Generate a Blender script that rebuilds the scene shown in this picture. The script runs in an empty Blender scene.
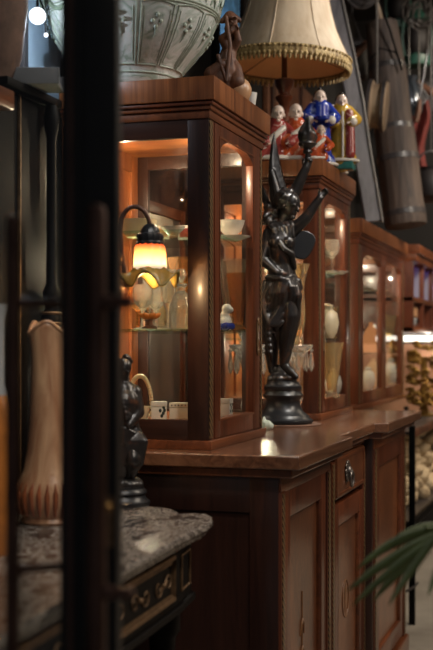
import bpy, bmesh, math, random
from mathutils import Vector, Matrix, noise
random.seed(7)
PI = math.pi
COL = bpy.context.scene.collection
FL = -0.07            # floor level
WX = -1.50            # wall behind the furniture
# ------------------------------------------------------------------ camera geometry (used for measuring only)
F, CX, CY, H = 1200.0, 216.5, 347.0, 1.23
AN = math.atan(374.5 / F); S, Cc = math.sin(AN), math.cos(AN)
def ray(x, y):
    l = (x - CX) / F; u = (CY - y) / F
    return Vector((-S + l * Cc, Cc + l * S, u))
def atD(x, y, d): return ray(x, y) * d + Vector((0, 0, H))
def atX(x, y, X): r = ray(x, y); return r * (X / r.x) + Vector((0, 0, H))
def atY(x, y, Y): r = ray(x, y); return r * (Y / r.y) + Vector((0, 0, H))
def atZ(x, y, Z): r = ray(x, y); return r * ((Z - H) / r.z) + Vector((0, 0, H))
RV = Vector((Cc, S, 0)); TV = Vector((S, -Cc, 0))     # a step to the right / towards the viewer
ROT = AN                                               # yaw of a thing that faces the viewer

# ------------------------------------------------------------------ materials
MATS = {}
def newmat(name):
    m = bpy.data.materials.new(name); m.use_nodes = True
    nt = m.node_tree; nt.nodes.clear()
    out = nt.nodes.new('ShaderNodeOutputMaterial')
    MATS[name] = m
    return m, nt, out
def hexc(h):
    h = h.lstrip('#'); v = [int(h[i:i+2], 16) / 255 for i in (0, 2, 4)]
    return tuple(((c / 12.92) if c <= .04045 else ((c + .055) / 1.055) ** 2.4) for c in v) + (1,)
def prin(nt, out, col=None, rough=.5, metal=0, **k):
    b = nt.nodes.new('ShaderNodeBsdfPrincipled')
    if col is not None: b.inputs['Base Color'].default_value = col
    b.inputs['Roughness'].default_value = rough; b.inputs['Metallic'].default_value = metal
    for kk, v in k.items(): b.inputs[kk.replace('_', ' ')].default_value = v
    nt.links.new(b.outputs[0], out.inputs[0]); return b
def ramp(nt, fac, stops):
    r = nt.nodes.new('ShaderNodeValToRGB'); e = r.color_ramp.elements
    e[0].position, e[0].color = stops[0]; e[1].position, e[1].color = stops[1]
    for p, c in stops[2:]:
        n = e.new(p); n.color = c
    nt.links.new(fac, r.inputs[0]); return r
def coords(nt, scale=(1, 1, 1), rot=(0, 0, 0)):
    t = nt.nodes.new('ShaderNodeTexCoord'); m = nt.nodes.new('ShaderNodeMapping')
    m.inputs['Scale'].default_value = scale; m.inputs['Rotation'].default_value = rot
    nt.links.new(t.outputs['Object'], m.inputs['Vector']); return m.outputs[0]
def noisen(nt, vec, scale=5, detail=4, rough=.55, dist=0):
    n = nt.nodes.new('ShaderNodeTexNoise'); n.inputs['Scale'].default_value = scale
    n.inputs['Detail'].default_value = detail; n.inputs['Roughness'].default_value = rough
    n.inputs['Distortion'].default_value = dist
    if vec is not None: nt.links.new(vec, n.inputs['Vector'])
    return n.outputs[0]
def bump(nt, b, h, strength=.2, dist=.01):
    n = nt.nodes.new('ShaderNodeBump'); n.inputs['Strength'].default_value = strength; n.inputs['Distance'].default_value = dist
    nt.links.new(h, n.inputs['Height']); nt.links.new(n.outputs[0], b.inputs['Normal'])
def plain(name, col, rough=.5, metal=0, var=.15, sc=25, bs=.0, **k):
    m, nt, out = newmat(name); c = hexc(col) if isinstance(col, str) else col
    b = prin(nt, out, c, rough, metal, **k)
    if name in ('ebonised_wood', 'black_metal'): b.inputs['Specular IOR Level'].default_value = .12
    n = noisen(nt, coords(nt), sc, 4)
    lo = tuple(v * (1 - var) for v in c[:3]) + (1,); hi = tuple(min(1, v * (1 + var)) for v in c[:3]) + (1,)
    r = ramp(nt, n, [(.3, lo), (.7, hi)]); nt.links.new(r.outputs[0], b.inputs['Base Color'])
    if bs: bump(nt, b, n, bs, .004)
    return m
def wood(name, c1, c2, axis='z', sc=18, stretch=.06, rough=.32, coat=.35, dist=1.2, figure=0):
    m, nt, out = newmat(name); b = prin(nt, out, None, rough, Coat_Weight=coat, Coat_Roughness=.18)
    s = {'x': (stretch, 1, 1), 'y': (1, stretch, 1), 'z': (1, 1, stretch)}[axis]
    v = coords(nt, s); n = noisen(nt, v, sc * 2.2, 6, .62, dist)
    n2 = noisen(nt, coords(nt, tuple(q * .5 + .1 for q in s)), sc * .5, 3, .5, .8)
    mx = nt.nodes.new('ShaderNodeMath'); mx.operation = 'MULTIPLY_ADD'
    nt.links.new(n2, mx.inputs[0]); mx.inputs[1].default_value = .55; 
    sc2 = nt.nodes.new('ShaderNodeMath'); sc2.operation = 'MULTIPLY'; sc2.inputs[1].default_value = .55
    nt.links.new(n, sc2.inputs[0]); nt.links.new(sc2.outputs[0], mx.inputs[2])
    a, c = hexc(c1), hexc(c2); mid = tuple((a[i] + c[i]) / 2 for i in range(3)) + (1,)
    r = ramp(nt, mx.outputs[0], [(.38, a), (.72, c), (.55, mid)])
    nt.links.new(r.outputs[0], b.inputs['Base Color']); bump(nt, b, n, .12, .002)
    return m
def glassy(name, tint=(1, 1, 1, 1), ior=1.5, boost=0.0, rough=.02):
    m, nt, out = newmat(name)
    t = nt.nodes.new('ShaderNodeBsdfTransparent'); t.inputs[0].default_value = tint
    g = nt.nodes.new('ShaderNodeBsdfGlossy'); g.inputs['Roughness'].default_value = rough
    f = nt.nodes.new('ShaderNodeFresnel'); f.inputs[0].default_value = ior
    a = nt.nodes.new('ShaderNodeMath'); a.operation = 'ADD'; a.inputs[1].default_value = boost; a.use_clamp = True
    gm = nt.nodes.new('ShaderNodeNewGeometry'); iv = nt.nodes.new('ShaderNodeMath'); iv.operation = 'SUBTRACT'; iv.inputs[0].default_value = 1
    nt.links.new(gm.outputs['Backfacing'], iv.inputs[1]); ml = nt.nodes.new('ShaderNodeMath'); ml.operation = 'MULTIPLY'
    nt.links.new(f.outputs[0], ml.inputs[0]); nt.links.new(iv.outputs[0], ml.inputs[1]); nt.links.new(ml.outputs[0], a.inputs[0])
    x = nt.nodes.new('ShaderNodeMixShader'); nt.links.new(a.outputs[0], x.inputs[0])
    nt.links.new(t.outputs[0], x.inputs[1]); nt.links.new(g.outputs[0], x.inputs[2]); nt.links.new(x.outputs[0], out.inputs[0])
    return m
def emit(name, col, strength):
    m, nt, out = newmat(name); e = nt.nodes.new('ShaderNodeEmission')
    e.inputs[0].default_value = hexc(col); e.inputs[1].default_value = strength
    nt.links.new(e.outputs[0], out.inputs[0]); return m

mahog   = wood('mahogany', '#36180e', '#783f25', 'z')
mahog_x = wood('mahogany_across', '#30160d', '#683823', 'x')
mahog_y = wood('mahogany_along', '#42231500'[:7], '#864b2a', 'y')
mahog_sh = wood('mahogany_shaded', '#1d100c', '#3c221a', 'z', rough=.36)  # same mahogany, shade of the unlit side faces put into the colour
mahog_shx= wood('mahogany_shaded_across', '#20110c', '#43271c', 'x', rough=.36)
mahog_lit = wood('mahogany_lit', '#6a3216', '#b06a38', 'z', rough=.4)  # same mahogany, lightened in colour for the lit cabinet interiors
mahog_litx= wood('mahogany_lit_across', '#6e371a', '#b87540', 'x', rough=.4)
burl    = wood('burl_veneer', '#4a2716', '#8a5535', 'z', sc=14, stretch=.3, dist=3)
topwood = wood('worktop_wood', '#47291b', '#8a5f44', 'y', sc=14, rough=.27, coat=.5)
fascia  = wood('crossbanded_veneer', '#4c2511', '#a2643a', 'z', sc=34, stretch=.02)
oldwood = wood('weathered_wood', '#262020', '#66564c', 'z', sc=12, rough=.7, coat=0)
carvwood= wood('carved_wood', '#2c1a12', '#75492f', 'z', sc=22, stretch=.4, rough=.6, coat=0)
palewood= wood('pale_wood', '#5e4c3e', '#a08a70', 'z', sc=10, rough=.5)
boardmat= wood('dark_board', '#221f20', '#4a4546', 'z', sc=10, rough=.4, coat=.2)
glass   = glassy('pane_glass', (.96, .97, .96, 1), 1.45, .015)
shelfgl = glassy('shelf_glass', (.80, .90, .84, 1), 1.5, .05)
doorgl  = glassy('door_glass', (.93, .95, .95, 1), 1.45, .0)
bronze  = None
plinthb = plain('black_lacquer', '#1f2023', .34, 0, .2, 12)
doorm   = plain('door_metal', '#191817', .5, .2, .25, 30)
blackm  = plain('black_metal', '#0d0d0e', .45, .3, .3, 20)
pipem   = plain('dark_patinated_handle', '#5c4238', .38, .5, .3, 20)
brass   = plain('brass', '#a8824a', .35, .9, .25, 40)
boxwood = plain('boxwood_inlay', '#7a5434', .4, 0, .2, 40)
pewter  = plain('aged_pewter', '#6a6460', .4, .8, .3, 40)
brassd  = plain('dull_brass', '#7a6046', .5, .55, .4, 60, .2)
ebony   = plain('ebonised_wood', '#0b0807', .55, 0, .3, 20)
white   = plain('white_porcelain', '#d8d4cc', .2, 0, .06, 20)
cream   = plain('cream_ceramic', '#cbbd9e', .35, 0, .12, 20)
skinp   = plain('porcelain_skin', '#cfbcb0', .22, 0, .08, 30)
hairp   = plain('black_glaze', '#151316', .2)
blueg   = None
def glaze(name, c1, c2, sc=26):
    m, nt, out = newmat(name); b = prin(nt, out, None, .18)
    n = noisen(nt, coords(nt), sc, 4, .6, 1.2); r = ramp(nt, n, [(.40, hexc(c1)), (.66, hexc(c2)), (.56, hexc(c1))])
    nt.links.new(r.outputs[0], b.inputs[0]); return m
orangeg = glaze('orange_glaze', '#b8522e', '#cfa088')
redg    = glaze('rose_glaze', '#8e3a36', '#c9a8a0')
yellowg = glaze('yellow_glaze', '#bf9a38', '#8a8a4a', 34)
blueg = glaze('cobalt_glaze', '#1e3596', '#8fa0cc', 30)
tealg   = plain('teal_glaze', '#2c6a66', .2, 0, .3, 40)
greenm  = plain('green_enamel', '#2b5247', .4, 0, .3, 20)
redcl   = plain('red_cloth', '#5c1d18', .8, 0, .3, 20)
cable   = plain('grey_cable', '#55504c', .5)
stonem  = plain('pale_stone', '#c9b493', .6, 0, .3, 14, .4)
goldm   = plain('gold_leaf', '#9d7a3e', .35, .8, .4, 30)
leafm   = plain('palm_green', '#5d6c40', .5, 0, .35, 12)
shadein = plain('shade_lining', '#d6a67c', .7, 0, .1, 8)
bluecl  = plain('blue_print', '#4f86b8', .7, 0, .7, 14)
peachw  = plain('peach_panel', '#b98a6c', .6, 0, .1, 6)
tan     = plain('tan_ceramic', '#b48a66', .35, 0, .15, 20)
darkthing = plain('dark_leather', '#1a1516', .6, 0, .3, 12)
wallm   = plain('dark_wall', '#0d0907', .8, 0, .3, 3)
ceilm   = plain('ceiling_paint', '#16120f', .9, 0, .2, 3)
bulbm   = emit('lit_bulb', '#ffe2b4', 26)
globem  = emit('globe_glow', '#f4f6ff', 2.6)  # glow stands for a lamp's reflection in the door glass
tubem   = emit('lit_tube', '#fff4e6', 3.0)
purplem = emit('purple_led', '#7a4cff', 1.3)
warmled = emit('warm_led', '#ffd9a0', 6)

def m_floor():
    m, nt, out = newmat('concrete'); b = prin(nt, out, None, .55)
    n = noisen(nt, coords(nt), 3, 6, .6); r = ramp(nt, n, [(.3, hexc('#8a837a')), (.75, hexc('#b4ada3'))])
    nt.links.new(r.outputs[0], b.inputs[0]); return m
def m_marble():
    m, nt, out = newmat('grey_marble'); b = prin(nt, out, None, .22)
    v = coords(nt, (1, .6, 1), (0, 0, .5)); n = noisen(nt, v, 7.5, 10, .72, 3.4)
    r = ramp(nt, n, [(.34, hexc('#1d1918')), (.70, hexc('#cfc6bc')), (.455, hexc('#3a3331')), (.495, hexc('#b3a99f')), (.52, hexc('#332d2b')), (.565, hexc('#5a514c')), (.59, hexc('#b0a69c')), (.615, hexc('#2d2725'))])
    nt.links.new(r.outputs[0], b.inputs[0]); bump(nt, b, n, .08, .002); return m
def m_jar():
    m, nt, out = newmat('celadon_glaze'); b = prin(nt, out, None, .16, Coat_Weight=.4)
    v = coords(nt); n = noisen(nt, v, 16, 5, .6, 2.5)
    r = ramp(nt, n, [(.45, hexc('#c2c3bd')), (.64, hexc('#8f9c8e')), (.54, hexc('#b4b9b0'))])
    nt.links.new(r.outputs[0], b.inputs[0]); bump(nt, b, n, .25, .01); return m
def m_inlay():
    m, nt, out = newmat('chequered_inlay'); b = prin(nt, out, None, .35)
    w = nt.nodes.new('ShaderNodeTexWave'); w.wave_type = 'BANDS'; w.bands_direction = 'DIAGONAL'
    w.inputs['Scale'].default_value = 34; nt.links.new(coords(nt, (1, 1, 1)), w.inputs[0])
    r = ramp(nt, w.outputs[1], [(.35, hexc('#7a6040')), (.70, hexc('#2a1c12'))])
    r.color_ramp.interpolation = 'LINEAR'; nt.links.new(r.outputs[0], b.inputs[0]); return m
def m_shade():
    m, nt, out = newmat('silk_shade')
    b = nt.nodes.new('ShaderNodeBsdfPrincipled'); b.inputs['Roughness'].default_value = .75
    n = noisen(nt, coords(nt, (1, 1, .1)), 30, 4); r = ramp(nt, n, [(.3, hexc('#cdbb9f')), (.7, hexc('#e8dac2'))])
    nt.links.new(r.outputs[0], b.inputs[0])
    t = nt.nodes.new('ShaderNodeBsdfTranslucent'); t.inputs[0].default_value = hexc('#d89a64')
    x = nt.nodes.new('ShaderNodeMixShader'); x.inputs[0].default_value = .22
    nt.links.new(b.outputs[0], x.inputs[1]); nt.links.new(t.outputs[0], x.inputs[2]); nt.links.new(x.outputs[0], out.inputs[0]); return m
def m_vase():
    m, nt, out = newmat('peach_vase_glaze'); b = prin(nt, out, None, .3)
    n = noisen(nt, coords(nt, (3, 3, .6)), 9, 5, .6, 1); r = ramp(nt, n, [(.3, hexc('#9c6646')), (.7, hexc('#d8ab84'))])
    nt.links.new(r.outputs[0], b.inputs[0]); bump(nt, b, n, .2, .01); return m
def m_amber():
    # amber art glass, orange at the crown paling downwards; it is lit from inside
    m, nt, out = newmat('amber_glass')
    tc = nt.nodes.new('ShaderNodeTexCoord'); sp = nt.nodes.new('ShaderNodeSeparateXYZ'); nt.links.new(tc.outputs['Generated'], sp.inputs[0])
    r = ramp(nt, sp.outputs[2], [(.08, hexc('#fff6e6')), (1., hexc('#b8541c')), (.55, hexc('#ffdca8'))])
    tl = nt.nodes.new('ShaderNodeBsdfTranslucent'); nt.links.new(r.outputs[0], tl.inputs[0])
    e = nt.nodes.new('ShaderNodeEmission'); e.inputs[1].default_value = .38; nt.links.new(r.outputs[0], e.inputs[0])
    g = nt.nodes.new('ShaderNodeBsdfGlossy'); g.inputs[1].default_value = .15
    a = nt.nodes.new('ShaderNodeAddShader'); nt.links.new(tl.outputs[0], a.inputs[0]); nt.links.new(e.outputs[0], a.inputs[1])
    x = nt.nodes.new('ShaderNodeMixShader'); x.inputs[0].default_value = .06
    nt.links.new(a.outputs[0], x.inputs[1]); nt.links.new(g.outputs[0], x.inputs[2]); nt.links.new(x.outputs[0], out.inputs[0]); return m
def m_petal():
    m, nt, out = newmat('olive_petal_glass')
    b = nt.nodes.new('ShaderNodeBsdfPrincipled'); b.inputs['Roughness'].default_value = .25
    n = noisen(nt, coords(nt), 18, 3); r = ramp(nt, n, [(.3, hexc('#5a4a1e')), (.7, hexc('#96854a'))]); nt.links.new(r.outputs[0], b.inputs[0])
    t = nt.nodes.new('ShaderNodeBsdfTranslucent'); t.inputs[0].default_value = hexc('#b89a58')
    x = nt.nodes.new('ShaderNodeMixShader'); x.inputs[0].default_value = .16
    nt.links.new(b.outputs[0], x.inputs[1]); nt.links.new(t.outputs[0], x.inputs[2]); nt.links.new(x.outputs[0], out.inputs[0]); return m
def m_fringe():
    m, nt, out = newmat('gold_fringe'); b = prin(nt, out, None, .6)
    n = noisen(nt, coords(nt, (1, 1, .4)), 70, 3); r = ramp(nt, n, [(.35, hexc('#6b532c')), (.65, hexc('#c9b07c'))])
    nt.links.new(r.outputs[0], b.inputs[0]); bump(nt, b, n, .6, .006); return m
def m_crystal(name, tint, rough=.0):
    m, nt, out = newmat(name); g = nt.nodes.new('ShaderNodeBsdfGlass'); g.inputs[0].default_value = tint
    g.inputs['Roughness'].default_value = rough; g.inputs['IOR'].default_value = 1.48
    d = nt.nodes.new('ShaderNodeBsdfTranslucent'); d.inputs[0].default_value = tint; e = nt.nodes.new('ShaderNodeBsdfDiffuse'); e.inputs[0].default_value = tint
    a = nt.nodes.new('ShaderNodeMixShader'); nt.links.new(d.outputs[0], a.inputs[1]); nt.links.new(e.outputs[0], a.inputs[2])
    x = nt.nodes.new('ShaderNodeMixShader'); x.inputs[0].default_value = .13; nt.links.new(g.outputs[0], x.inputs[1]); nt.links.new(a.outputs[0], x.inputs[2])
    nt.links.new(x.outputs[0], out.inputs[0]); return m
def m_bronze():
    m, nt, out = newmat('dark_bronze'); b = prin(nt, out, None, .32, .35, Coat_Weight=.35, Coat_Roughness=.2)
    n = noisen(nt, coords(nt), 22, 5, .6, .6); r = ramp(nt, n, [(.38, hexc('#211f20')), (.74, hexc('#5e3d2c')), (.57, hexc('#2d2a2a'))])
    nt.links.new(r.outputs[0], b.inputs[0]); bump(nt, b, noisen(nt, coords(nt), 90, 3), .25, .003); return m
bronze = m_bronze()
floorm, marble, jarm, inlay, shadem, vasem, amber, petalm, fringem = m_floor(), m_marble(), m_jar(), m_inlay(), m_shade(), m_vase(), m_amber(), m_petal(), m_fringe()
crystal = m_crystal('crystal', (.97, .96, .92, 1)); crystal_y = m_crystal('honey_crystal', (.95, .86, .66, 1)); crystal_o = m_crystal('orange_crystal', (.98, .72, .42, 1))
whitecell = plain('white_tile', '#d3cec4', .3, 0, .04, 20); inkm = plain('dark_ink', '#23302c', .4)
bluep = plain('mirror_blue_grey', '#a4b8ca', .5, 0, .15, 3)  # flat tone paints the reflection into the mirror panel; bottles share it
greyw = plain('pale_grey_paint', '#8e8f92', .6, 0, .1, 6)
reliefm = plain('brown_relief_glaze', '#6a4e40', .75, 0, .4, 18, .5)
orangeb = plain('orange_pottery', '#b06a2c', .35, 0, .4, 16, .2)

# ------------------------------------------------------------------ object helpers
WM = {}
def empty(name, loc, rz=0):
    o = bpy.data.objects.new(name, None); COL.objects.link(o)
    o.location = loc; o.rotation_euler = (0, 0, rz); o.empty_display_size = .05
    WM[o.name] = Matrix.Translation(Vector(loc)) @ Matrix.Rotation(rz, 4, 'Z'); return o
def tag(o, label=None, cat=None, group=None, kind=None):
    if label: o['label'] = label
    if cat: o['category'] = cat
    if group: o['group'] = group
    if kind: o['kind'] = kind
    return o
def thing(name, label, cat, loc=(0, 0, 0), rz=0, group=None): return tag(empty(name, loc, rz), label, cat, group)
def copy_tree(o, parent=None):
    c = o.copy(); COL.objects.link(c); c.parent = parent
    for ch in [x for x in list(bpy.data.objects) if x.parent == o]: copy_tree(ch, c)
    return c
class MB:
    def __init__(s): s.b = bmesh.new(); s.mods = None
    def box(s, x0, x1, y0, y1, z0, z1, bev=0, rot=None):
        r = bmesh.ops.create_cube(s.b, size=1)
        vs = r['verts']
        bmesh.ops.scale(s.b, vec=(abs(x1-x0), abs(y1-y0), abs(z1-z0)), verts=vs)
        if bev:
            es = list({e for v in vs for e in v.link_edges})
            rr = bmesh.ops.bevel(s.b, geom=es, offset=bev, segments=2, affect='EDGES', profile=.6)
            vs = list({v for f in rr['faces'] for v in f.verts} | {v for v in vs if v.is_valid})
        if rot is not None: bmesh.ops.transform(s.b, matrix=rot, verts=vs)
        bmesh.ops.translate(s.b, vec=((x0+x1)/2, (y0+y1)/2, (z0+z1)/2), verts=vs); return s
    def lathe(s, prof, c=(0, 0, 0), n=32, fr=None, M=None, caps=True):
        """prof: (radius, z) bottom to top; fr(theta, z) scales the radius; M: matrix applied last"""
        rings = []
        c = Vector(c)
        for r, z in prof:
            ring = []
            for k in range(n):
                t = 2*PI*k/n; q = r*(fr(t, z) if fr else 1)
                p = Vector((q*math.cos(t), q*math.sin(t), z)); p = (M @ p) if M is not None else p
                ring.append(s.b.verts.new(p + c))
            rings.append(ring)
        for a, b2 in zip(rings, rings[1:]):
            for k in range(n): s.b.faces.new((a[k], a[(k+1) % n], b2[(k+1) % n], b2[k]))
        if caps:
            if prof[0][0] > 1e-6: s.b.faces.new(rings[0][::-1])
            if prof[-1][0] > 1e-6: s.b.faces.new(rings[-1])
        return s
    def tube(s, pts, r, n=10, closed=False):
        pts = [Vector(p) for p in pts]; m = len(pts)
        rs = list(r) if isinstance(r, (list, tuple)) else [r]*m
        rings = []; ref = None
        for i, p in enumerate(pts):
            if closed: d = pts[(i+1) % m] - pts[i-1]
            else: d = pts[min(i+1, m-1)] - pts[max(i-1, 0)]
            if d.length < 1e-9: d = Vector((0, 0, 1))
            d.normalize()
            if ref is None: ref = d.orthogonal().normalized()
            ref = (ref - d*ref.dot(d)); ref = ref.normalized() if ref.length > 1e-6 else d.orthogonal().normalized()
            bi = d.cross(ref)
            rings.append([s.b.verts.new(p + (ref*math.cos(2*PI*k/n) + bi*math.sin(2*PI*k/n))*rs[i]) for k in range(n)])
        for i in range(m if closed else m-1):
            a, b2 = rings[i], rings[(i+1) % m]
            for k in range(n): s.b.faces.new((a[k], a[(k+1) % n], b2[(k+1) % n], b2[k]))
        if not closed: s.b.faces.new(rings[0][::-1]); s.b.faces.new(rings[-1])
        return s
    def cap(s, p0, r0, p1, r1, n=14):
        """tapered capsule"""
        p0, p1 = Vector(p0), Vector(p1); d = p1 - p0; L = d.length
        if L < 1e-6: return s.ball(p0, max(r0, r1))
        q = d.to_track_quat('Z', 'Y').to_matrix().to_4x4(); prof = []
        for k in range(7): a = -PI/2 + PI/2*k/6; prof.append((max(r0*math.cos(a), 1e-5), r0*math.sin(a)))
        for k in range(7): a = PI/2*k/6; prof.append((max(r1*math.cos(a), 1e-5), L + r1*math.sin(a)))
        return s.lathe(prof, p0, n, M=q)
    def ball(s, c, r, rot=None, n=18):
        r = (r, r, r) if not isinstance(r, (tuple, list)) else r
        q = bmesh.ops.create_uvsphere(s.b, u_segments=n, v_segments=max(8, n*2//3), radius=1); vs = q['verts']
        bmesh.ops.scale(s.b, vec=r, verts=vs)
        if rot is not None: bmesh.ops.transform(s.b, matrix=rot, verts=vs)
        bmesh.ops.translate(s.b, vec=Vector(c), verts=vs); return s
    def chain(s, pts, rs):
        for a, ra, b2, rb in zip(pts, rs, pts[1:], rs[1:]): s.cap(a, ra, b2, rb)
        return s
    def prism(s, poly, z0, z1, M=None):
        """poly: XY points counter-clockwise"""
        f = lambda p: (M @ Vector(p)) if M is not None else Vector(p)
        a = [s.b.verts.new(f((x, y, z0))) for x, y in poly]; b2 = [s.b.verts.new(f((x, y, z1))) for x, y in poly]
        s.b.faces.new(a[::-1]); s.b.faces.new(b2); n = len(poly)
        for k in range(n): s.b.faces.new((a[k], a[(k+1) % n], b2[(k+1) % n], b2[k]))
        return s
    def sheet(s, rows, thick=0):
        g = [[s.b.verts.new(Vector(p)) for p in r] for r in rows]
        for i in range(len(g)-1):
            for j in range(len(g[0])-1): s.b.faces.new((g[i][j], g[i][j+1], g[i+1][j+1], g[i+1][j]))
        s.solid = thick; return s
    def build(s, name, mat, parent=None, loc=None, local=False, smooth=True, remesh=0, sm=3, angle=40, solid=0, bevel=0):
        bmesh.ops.recalc_face_normals(s.b, faces=s.b.faces[:])
        if not local:
            M = WM[parent.name] if parent is not None else Matrix.Translation(Vector(loc or (0, 0, 0)))
            bmesh.ops.transform(s.b, matrix=M.inverted(), verts=s.b.verts[:])
        me = bpy.data.meshes.new(name); s.b.to_mesh(me); s.b.free()
        me.materials.append(mat)
        o = bpy.data.objects.new(name, me); COL.objects.link(o)
        if parent is not None: o.parent = parent; WM[o.name] = WM[parent.name]
        else: o.location = loc or (0, 0, 0); WM[o.name] = Matrix.Translation(Vector(loc or (0, 0, 0)))
        if remesh:
            md = o.modifiers.new('merge', 'REMESH'); md.mode = 'VOXEL'; md.voxel_size = remesh; md.use_smooth_shade = True
            if sm:
                q = o.modifiers.new('soften', 'SMOOTH'); q.iterations = sm; q.factor = .5
        if solid:
            q = o.modifiers.new('thickness', 'SOLIDIFY'); q.thickness = solid; q.offset = 0
        if bevel:
            q = o.modifiers.new('edges', 'BEVEL'); q.width = bevel; q.segments = 2; q.limit_method = 'ANGLE'
        if smooth:
            for p in me.polygons: p.use_smooth = True
            try: me.set_sharp_from_angle(angle=math.radians(angle))
            except Exception: pass
        return o
def framed(mb, plane, c, a0, a1, z0, z1, w, d, top=None, bot=None, bev=.002):
    """a rectangular frame in the plane X=c or Y=c, extending from c to c+d"""
    top = top or w; bot = bot or w
    def bx(p0, p1, q0, q1):
        if plane == 'x': mb.box(c, c+d, p0, p1, q0, q1, bev)
        else: mb.box(p0, p1, c, c+d, q0, q1, bev)
    bx(a0, a0+w, z0, z1); bx(a1-w, a1, z0, z1); bx(a0+w, a1-w, z1-top, z1); bx(a0+w, a1-w, z0, z0+bot)
    return mb
def spot(name, loc, target, power, col, size=.08, angle=60, blend=.6):
    l = bpy.data.lights.new(name, 'SPOT'); l.energy = power; l.color = col; l.shadow_soft_size = size
    l.spot_size = math.radians(angle); l.spot_blend = blend
    o = bpy.data.objects.new(name, l); COL.objects.link(o); o.location = loc
    o.rotation_euler = (Vector(target) - Vector(loc)).to_track_quat('-Z', 'Y').to_euler(); return o
def area(name, loc, target, power, col, sx=.5, sy=.5):
    l = bpy.data.lights.new(name, 'AREA'); l.energy = power; l.color = col; l.shape = 'RECTANGLE'; l.size = sx; l.size_y = sy
    o = bpy.data.objects.new(name, l); COL.objects.link(o); o.location = loc
    o.rotation_euler = (Vector(target) - Vector(loc)).to_track_quat('-Z', 'Y').to_euler(); return o
def point(name, loc, power, col, size=.03):
    l = bpy.data.lights.new(name, 'POINT'); l.energy = power; l.color = col; l.shadow_soft_size = size
    o = bpy.data.objects.new(name, l); COL.objects.link(o); o.location = loc; return o

# ------------------------------------------------------------------ the room
tag(MB().box(WX-.1, WX, -.6, 7.9, FL, 3.5).build('wall_left', wallm), kind='structure')
tag(MB().box(WX-.1, 3.0, 7.9, 8.0, FL, 3.5).build('wall_far', wallm), kind='structure')
tag(MB().box(WX-.1, 3.0, -.6, 8.0, FL-.1, FL).build('floor', floorm), kind='structure')
tag(MB().box(WX-.1, 3.0, -.6, 8.0, 3.4, 3.5).build('ceiling', ceilm), kind='structure')

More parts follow.
